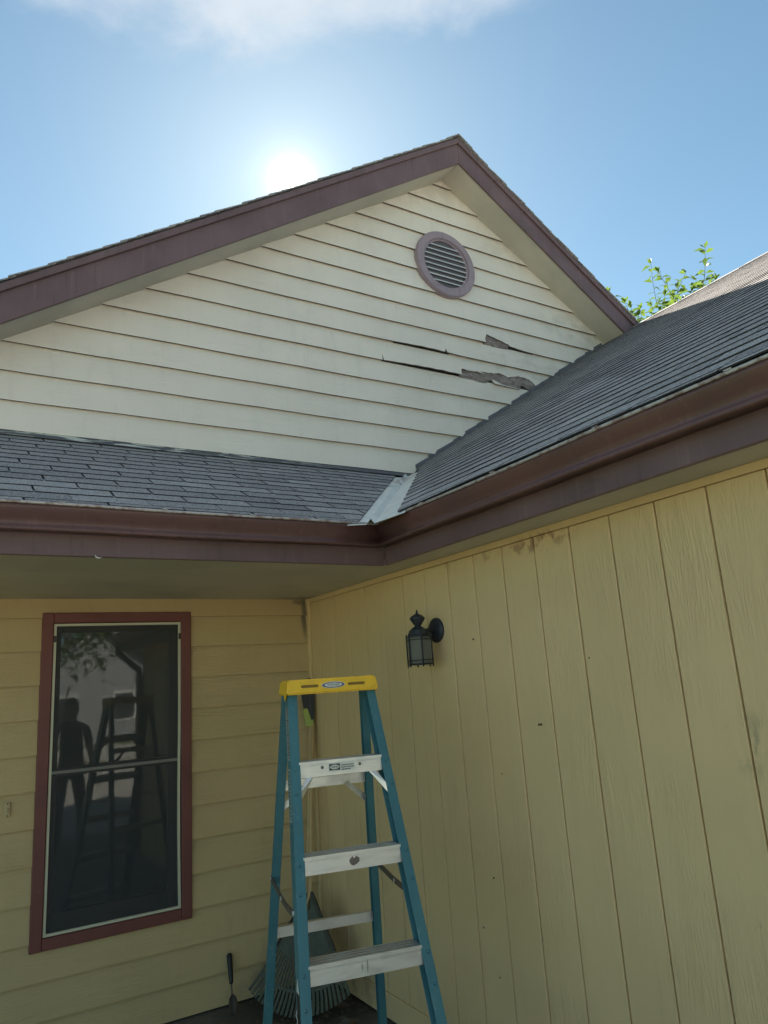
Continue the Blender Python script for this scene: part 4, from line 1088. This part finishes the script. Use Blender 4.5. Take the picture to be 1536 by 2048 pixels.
# litter on the floor
M['dryleaf'] = NT('dry_leaf').base((.16, .10, .055), .8)
for (lx, ly, rot, nm_) in ((-.165, -.66, .5, 'dry brown leaf on the porch floor right of the rake'), (-.70, -.235, 2.0, 'dry brown leaf on the porch floor beside the trowel')):
    mb = MB(); P = [(-.03, 0, .001), (-.015, .012, .008), (.01, .014, .006), (.032, 0, .004), (.01, -.013, .009), (-.015, -.011, .004)]
    mb.add(P, [(0, 1, 2, 3), (0, 3, 4, 5)]); o = mb.obj('dead_leaf', M['dryleaf']); o.location = (lx, ly, .002); o.rotation_euler = (0, 0, rot); tag(o, nm_, 'leaf', 'dead leaves on the porch floor')
    md = o.modifiers.new('thick', 'SOLIDIFY'); md.thickness = .001
mb = MB()
for i in range(420):
    x = -abs(random.gauss(0, .26))-.02; y = -abs(random.gauss(0, .30))-.03; s_ = random.uniform(.002, .007); a_ = random.random()*6
    if x < -1.0 or y < -1: continue
    c_, n_ = math.cos(a_)*s_, math.sin(a_)*s_
    mb.add([(x+c_, y+n_, .0008), (x-n_, y+c_*.5, .0008), (x-c_, y-n_, .0008), (x, y, .001+s_*.9)], [(0, 1, 3), (1, 2, 3), (2, 0, 3)])
o = mb.obj('floor_debris', M['dryleaf']); tag(o, 'dark crumbs of soil and leaf swept into the porch corner', 'debris', kind='stuff')

# ------------------------------------------------------------------ trees
def t_leaf(name, a_, b_):
    t = NT(name); c = t.mix(t.ss(t.noise(3.2, 4), .36, .64), a_, b_); t.base(c, .5, 0, .35)
    tl = t.n('ShaderNodeBsdfTranslucent'); t.l(t.mix(.5, c, (.17, .29, .04)), tl.inputs[0]); mx = t.n('ShaderNodeMixShader'); mx.inputs[0].default_value = .45
    t.l(t.b.outputs[0], mx.inputs[1]); t.l(tl.outputs[0], mx.inputs[2]); t.l(mx.outputs[0], t.t.nodes['Material Output'].inputs[0]); return t.m
M['leaf'] = t_leaf('bright_pear_leaves', (.045, .085, .018), (.15, .21, .05)); M['leaf2'] = t_leaf('dark_oak_leaves', (.045, .075, .020), (.075, .11, .03))
M['bark'] = NT('grey_brown_bark').base((.10, .08, .06), .95)
def leaf(mb, p, d, size, droop=.5):
    d = Vector(d).normalized(); sd = d.cross(Vector((0, 0, 1)))
    if sd.length < .05: sd = Vector((1, 0, 0))
    sd.normalize(); sd = (sd+Vector((random.uniform(-.5, .5), random.uniform(-.5, .5), random.uniform(-.6, .6)))).normalized()
    nrm_ = sd.cross(d).normalized()
    a_ = p; b_ = p+d*size*.45+sd*size*.24+nrm_*size*.06; c_ = p+d*size+Vector((0, 0, -size*.28*droop)); e_ = p+d*size*.45-sd*size*.24+nrm_*size*.06; m_ = p+d*size*.5
    mb.add([a_, b_, c_, e_, m_], [(0, 1, 4), (1, 2, 4), (2, 3, 4), (3, 0, 4)])
def shoot(lv, wd, p0, p1, nl, size, r0=.012):
    p0, p1 = Vector(p0), Vector(p1); bend = Vector((random.uniform(-.1, .1), random.uniform(-.1, .1), 0))*(p1-p0).length
    pt = lambda q: p0.lerp(p1, q)+bend*math.sin(q*math.pi)
    wd.tube([pt(q/5) for q in range(6)], [r0*(1-.14*q) for q in range(6)], 5, caps=False)
    for i in range(nl):
        q = (i+.5)/nl; a_ = i*2.4+random.uniform(-.4, .4)
        d = Vector((math.cos(a_), math.sin(a_), random.uniform(-.25, .45)))
        leaf(lv, pt(q), d, size*random.uniform(.75, 1.15), random.uniform(.3, 1.1))
    for i in range(3): leaf(lv, p1, (p1-p0).normalized()+Vector((random.uniform(-.8, .8), random.uniform(-.8, .8), 0)), size*.8)
def ypix(uv, Y):
    d = _f + _R*((uv[0]-768)/FPX) - _U*((uv[1]-1024)/FPX); t = (Y-CAM.y)/d.y; return CAM+d*t
TY = 5.0
tree = empty('pear_tree', (12.9, TY+.9, -.06)); tag(tree, 'light green leafy tree whose top shows above the side roof ridge', 'tree')
lv = MB(); wd = MB(); off = Vector((-12.9, -TY-.9, .06))
wd.tube([(0, 0, 0), (.05, .02, 1.5), (-.1, 0, 3.2), (.05, .1, 5.2), (.0, 0, 7.6)], [.22, .17, .14, .10, .06], 10)
vis = [((1352, 690), (1302, 528)), ((1372, 640), (1318, 545)), ((1385, 650), (1410, 496)), ((1400, 640), (1424, 553)), ((1360, 680), (1372, 545)), ((1340, 690), (1330, 590)), ((1400, 620), (1392, 560)),
       ((1290, 720), (1250, 606)), ((1270, 715), (1262, 615)), ((1310, 700), (1304, 612)), ((1285, 715), (1276, 632)), ((1245, 680), (1218, 588)), ((1395, 660), (1398, 575)), ((1350, 690), (1356, 575)), ((1330, 690), (1345, 600)), ((1372, 660), (1382, 585))]
for i, (a_, b_) in enumerate(vis):
    Yq = TY+random.uniform(-.5, .9); p0 = ypix(a_, Yq)+off; p1 = ypix(b_, Yq)+off
    wd.tube([Vector((0, 0, 6.0+.1*(i % 9))), p0.lerp(Vector((0, 0, 6.8)), .5), p0], [.05, .03, .014], 6, caps=False)
    big = i in (0, 2)
    shoot(lv, wd, p0, p1, 28 if big else 26, .25)
    if i in (3, 5, 7, 8, 12, 13, 14, 15): shoot(lv, wd, p0.lerp(p1, .2), p1+Vector((random.uniform(-.4, .4), random.uniform(-.3, .3), -.15)), 18, .23, .006)
for i in range(70):
    a_ = random.random()*6.28; hh = random.uniform(3.2, 8.0); rr_ = 2.6*math.sqrt(random.random())*(1-.35*max(0, hh-5)/4)
    p0 = Vector((0, 0, hh*.75)); p1 = Vector((math.cos(a_)*rr_, math.sin(a_)*rr_, hh)); p1.z = min(p1.z, 8.6)
    wd.tube([p0, p0.lerp(p1, .5)+Vector((0, 0, .1)), p1], [.03, .018, .008], 5, caps=False)
    for j in range(3): shoot(lv, wd, p1, p1+Vector((random.uniform(-.5, .5), random.uniform(-.5, .5), random.uniform(.1, .7))), 12, .14, .006)
wd.obj('trunk', M['bark'], tree); lv.obj('crown', M['leaf'], tree)

def round_tree(nm, label, loc, h, r, zc_, nleaf, size, mat):
    t = empty(nm, loc); tag(t, label, 'tree'); lv = MB(); wd = MB()
    wd.tube([(0, 0, 0), (.1, 0, zc_*.4), (0, .1, zc_*.8), (.1, 0, zc_*1.2)], [.24, .2, .16, .08], 10)
    cl = []
    for i in range(26):
        a_ = random.random()*6.28; e_ = random.uniform(-.7, 1.3); rr_ = r*random.uniform(.45, .95)
        c_ = Vector((math.cos(a_)*math.cos(e_)*rr_, math.sin(a_)*math.cos(e_)*rr_, zc_+math.sin(e_)*(h-zc_)*.8)); cl.append(c_)
        wd.tube([(0, 0, zc_*.75), c_*.5+Vector((0, 0, zc_*.4)), c_], [.07, .04, .015], 5, caps=False)
    for i in range(nleaf):
        c_ = random.choice(cl); p = c_+Vector((random.gauss(0, .32)*r*.55, random.gauss(0, .32)*r*.55, random.gauss(0, .3)*r*.45))
        leaf(lv, p, (random.uniform(-1, 1), random.uniform(-1, 1), random.uniform(-.8, .4)), size*random.uniform(.7, 1.2))
    wd.obj('trunk', M['bark'], t); lv.obj('crown', mat, t); return t
round_tree('shade_tree', 'dark leafy shade tree mirrored in the upper left of the window', (-1.1, -13.6, -.06), 7.5, 3.4, 4.4, 9000, .24, M['leaf2'])

# ------------------------------------------------------------------ neighbour house across the road (mirrored in the window)
nh = empty('neighbour_house', (7.5, -32, -.06)); tag(nh, 'pale grey gabled house mirrored in the window glass', 'house')
M['grey_siding'] = NT('pale_grey_siding').base((.30, .31, .32), .7); M['white_trim'] = NT('white_trim_paint').base((.78, .78, .76), .5); M['far_glass'] = NT('dark_far_glass').base((.03, .035, .04), .1)
mb = MB(); mb.box(-6, 6, -8, 0, 0, 2.9); mb.prism([(-6, 0, 2.9), (0, 0, 2.9), (-3, 0, 5.0)], (0, -.2, 0)); mb.obj('wall', M['grey_siding'], nh)
mb = MB(); mb.hexa([(-6.4, .4, 2.75), (-3, .4, 5.15), (-3, .4, 5.3), (-6.4, .4, 2.9)], [(-6.4, -8, 2.75), (-3, -8, 5.15), (-3, -8, 5.3), (-6.4, -8, 2.9)]); mb.hexa([(.4, .4, 2.75), (-3, .4, 5.15), (-3, .4, 5.3), (.4, .4, 2.9)], [(.4, -8, 2.75), (-3, -8, 5.15), (-3, -8, 5.3), (.4, -8, 2.9)])
mb.hexa([(0, .4, 2.85), (6.4, .4, 2.85), (6.4, .4, 3.0), (0, .4, 3.0)], [(0, -4, 4.9), (6.4, -4, 4.9), (6.4, -4, 5.05), (0, -4, 5.05)]); mb.obj('roof', M['shingle'], nh)
for x in (-4.6, -2.0, 1.6, 4.2):
    mb = MB(); mb.box(x-.5, x+.5, .01, .06, .9, 2.2); f_ = mb.obj('window_frame', M['white_trim'], nh); mb = MB(); mb.box(x-.42, x+.42, .062, .07, .98, 2.12); mb.obj('pane', M['far_glass'], f_)
mb = MB(); mb.box(2.4, 3.3, .01, .05, .05, 2.1); mb.obj('door', M['trim'], nh)

# ------------------------------------------------------------------ person mirrored in the window
M['skin'] = NT('skin').base((.45, .28, .20), .55); M['shirt'] = NT('dark_tee_shirt').base((.07, .075, .09), .9); M['trousers'] = NT('dark_work_trousers').base((.09, .085, .075), .9); M['shoe'] = NT('dark_shoes').base((.03, .028, .026), .7); M['hair'] = NT('dark_hair').base((.025, .018, .014), .7)
def person(loc, rz):
    V = []; E_ = []; Rr = []
    def add(p, r_, par=None):
        V.append(p); Rr.append(r_)
        if par is not None: E_.append((par, len(V)-1))
        return len(V)-1
    pel = add((0, 0, .93), (.155, .115)); wst = add((0, 0, 1.06), (.145, .105), pel); ch = add((0, 0, 1.26), (.165, .118), wst); sh = add((0, 0, 1.41), (.125, .09), ch)
    nk = add((0, .005, 1.485), (.055, .055), sh); hd0 = add((0, .015, 1.55), (.066, .078), nk); hd1 = add((0, .02, 1.615), (.074, .092), hd0); hd2 = add((0, .008, 1.68), (.062, .075), hd1)
    for s in (-1, 1):
        hp = add((s*.095, 0, .86), (.088, .095), pel); kn = add((s*.115, .015, .49), (.060, .064), hp); cf = add((s*.12, -.01, .36), (.054, .06), kn); an = add((s*.125, -.01, .10), (.036, .042), cf); ft = add((s*.135, .05, .045), (.040, .035), an); add((s*.15, .15, .035), (.036, .026), ft)
        s1 = add((s*.175, 0, 1.395), (.062, .06), sh); el = add((s*.235, -.02, 1.12), (.040, .042), s1); wr = add((s*.235, .10, .92), (.026, .030), el)
        pm = add((s*.235, .125, .865), (.022, .036), wr); k0 = add((s*.235, .135, .835), (.018, .036), pm)
        for i, (dy, ln) in enumerate(((-.028, .060), (-.010, .070), (.009, .075), (.027, .066))):
            f1 = add((s*.235, .137+dy, .80), (.0085, .0085), k0); f2 = add((s*.230, .143+dy, .80-ln*.5), (.008, .008), f1); add((s*.222, .150+dy, .80-ln), (.007, .007), f2)
        t1 = add((s*.222, .165, .855), (.010, .010), pm); add((s*.215, .185, .825), (.008, .008), t1)
    me = bpy.data.meshes.new('person'); me.from_pydata(V, E_, []); o = bpy.data.objects.new('body', me); link(o)
    md = o.modifiers.new('skin', 'SKIN'); md.use_smooth_shade = True
    for i, r_ in enumerate(Rr): me.skin_vertices[0].data[i].radius = r_; me.skin_vertices[0].data[i].use_root = (i == 0)
    sb = o.modifiers.new('sub', 'SUBSURF'); sb.levels = 2; sb.render_levels = 2
    bpy.context.view_layer.update()
    me2 = bpy.data.meshes.new_from_object(o.evaluated_get(bpy.context.evaluated_depsgraph_get())); bpy.data.objects.remove(o)
    me2.materials.clear()
    for k in ('skin', 'shirt', 'trousers', 'shoe'): me2.materials.append(M[k])
    for p in me2.polygons:
        c_ = p.center; p.use_smooth = True
        arm = abs(c_.x) > .17 and c_.z < 1.30
        if c_.z < .085: p.material_index = 3
        elif c_.z < .97 and abs(c_.x) < .205: p.material_index = 2
        elif c_.z > 1.47 or (arm and c_.z < 1.20 and abs(c_.x) > .185): p.material_index = 0
        else: p.material_index = 1
    root = empty('person', loc, rz); tag(root, 'person in dark shirt and trousers standing, mirrored in the window', 'person')
    b_ = bpy.data.objects.new('body', me2); link(b_, root)
    mb = MB(); mb.lathe([(.052, 1.47), (.070, 1.53), (.080, 1.59), (.083, 1.64), (.078, 1.685), (.064, 1.722), (.044, 1.748), (.020, 1.764), (.003, 1.768)], (0, -.030, 0), 18, smooth=True); h_ = mb.obj('hair', M['hair'], root)
    for s in (-1, 1):
        mb = MB(); mb.lathe([(.001, -.006), (.008, -.003), (.008, .003), (.001, .006)], (s*.031, .103, 1.628), 10, axis='y', smooth=True); mb.obj('eye', M['black'], root)
        mb = MB(); mb.lathe([(.004, -.010), (.017, -.006), (.019, .004), (.006, .010)], (s*.078, .012, 1.60), 10, axis='x', smooth=True); mb.obj('ear', M['skin'], root)
    mb = MB(); mb.prism([(-.013, .106, 1.585), (.013, .106, 1.585), (.006, .104, 1.632), (-.006, .104, 1.632)], (0, .018, -.004)); mb.obj('nose', M['skin'], root, bevel=.004)
    mb = MB(); mb.box(-.022, .022, .096, .103, 1.556, 1.563); mb.obj('mouth', M['trim'], root, bevel=.002)
    return root
person((-.62, -5.55, 0), 0)
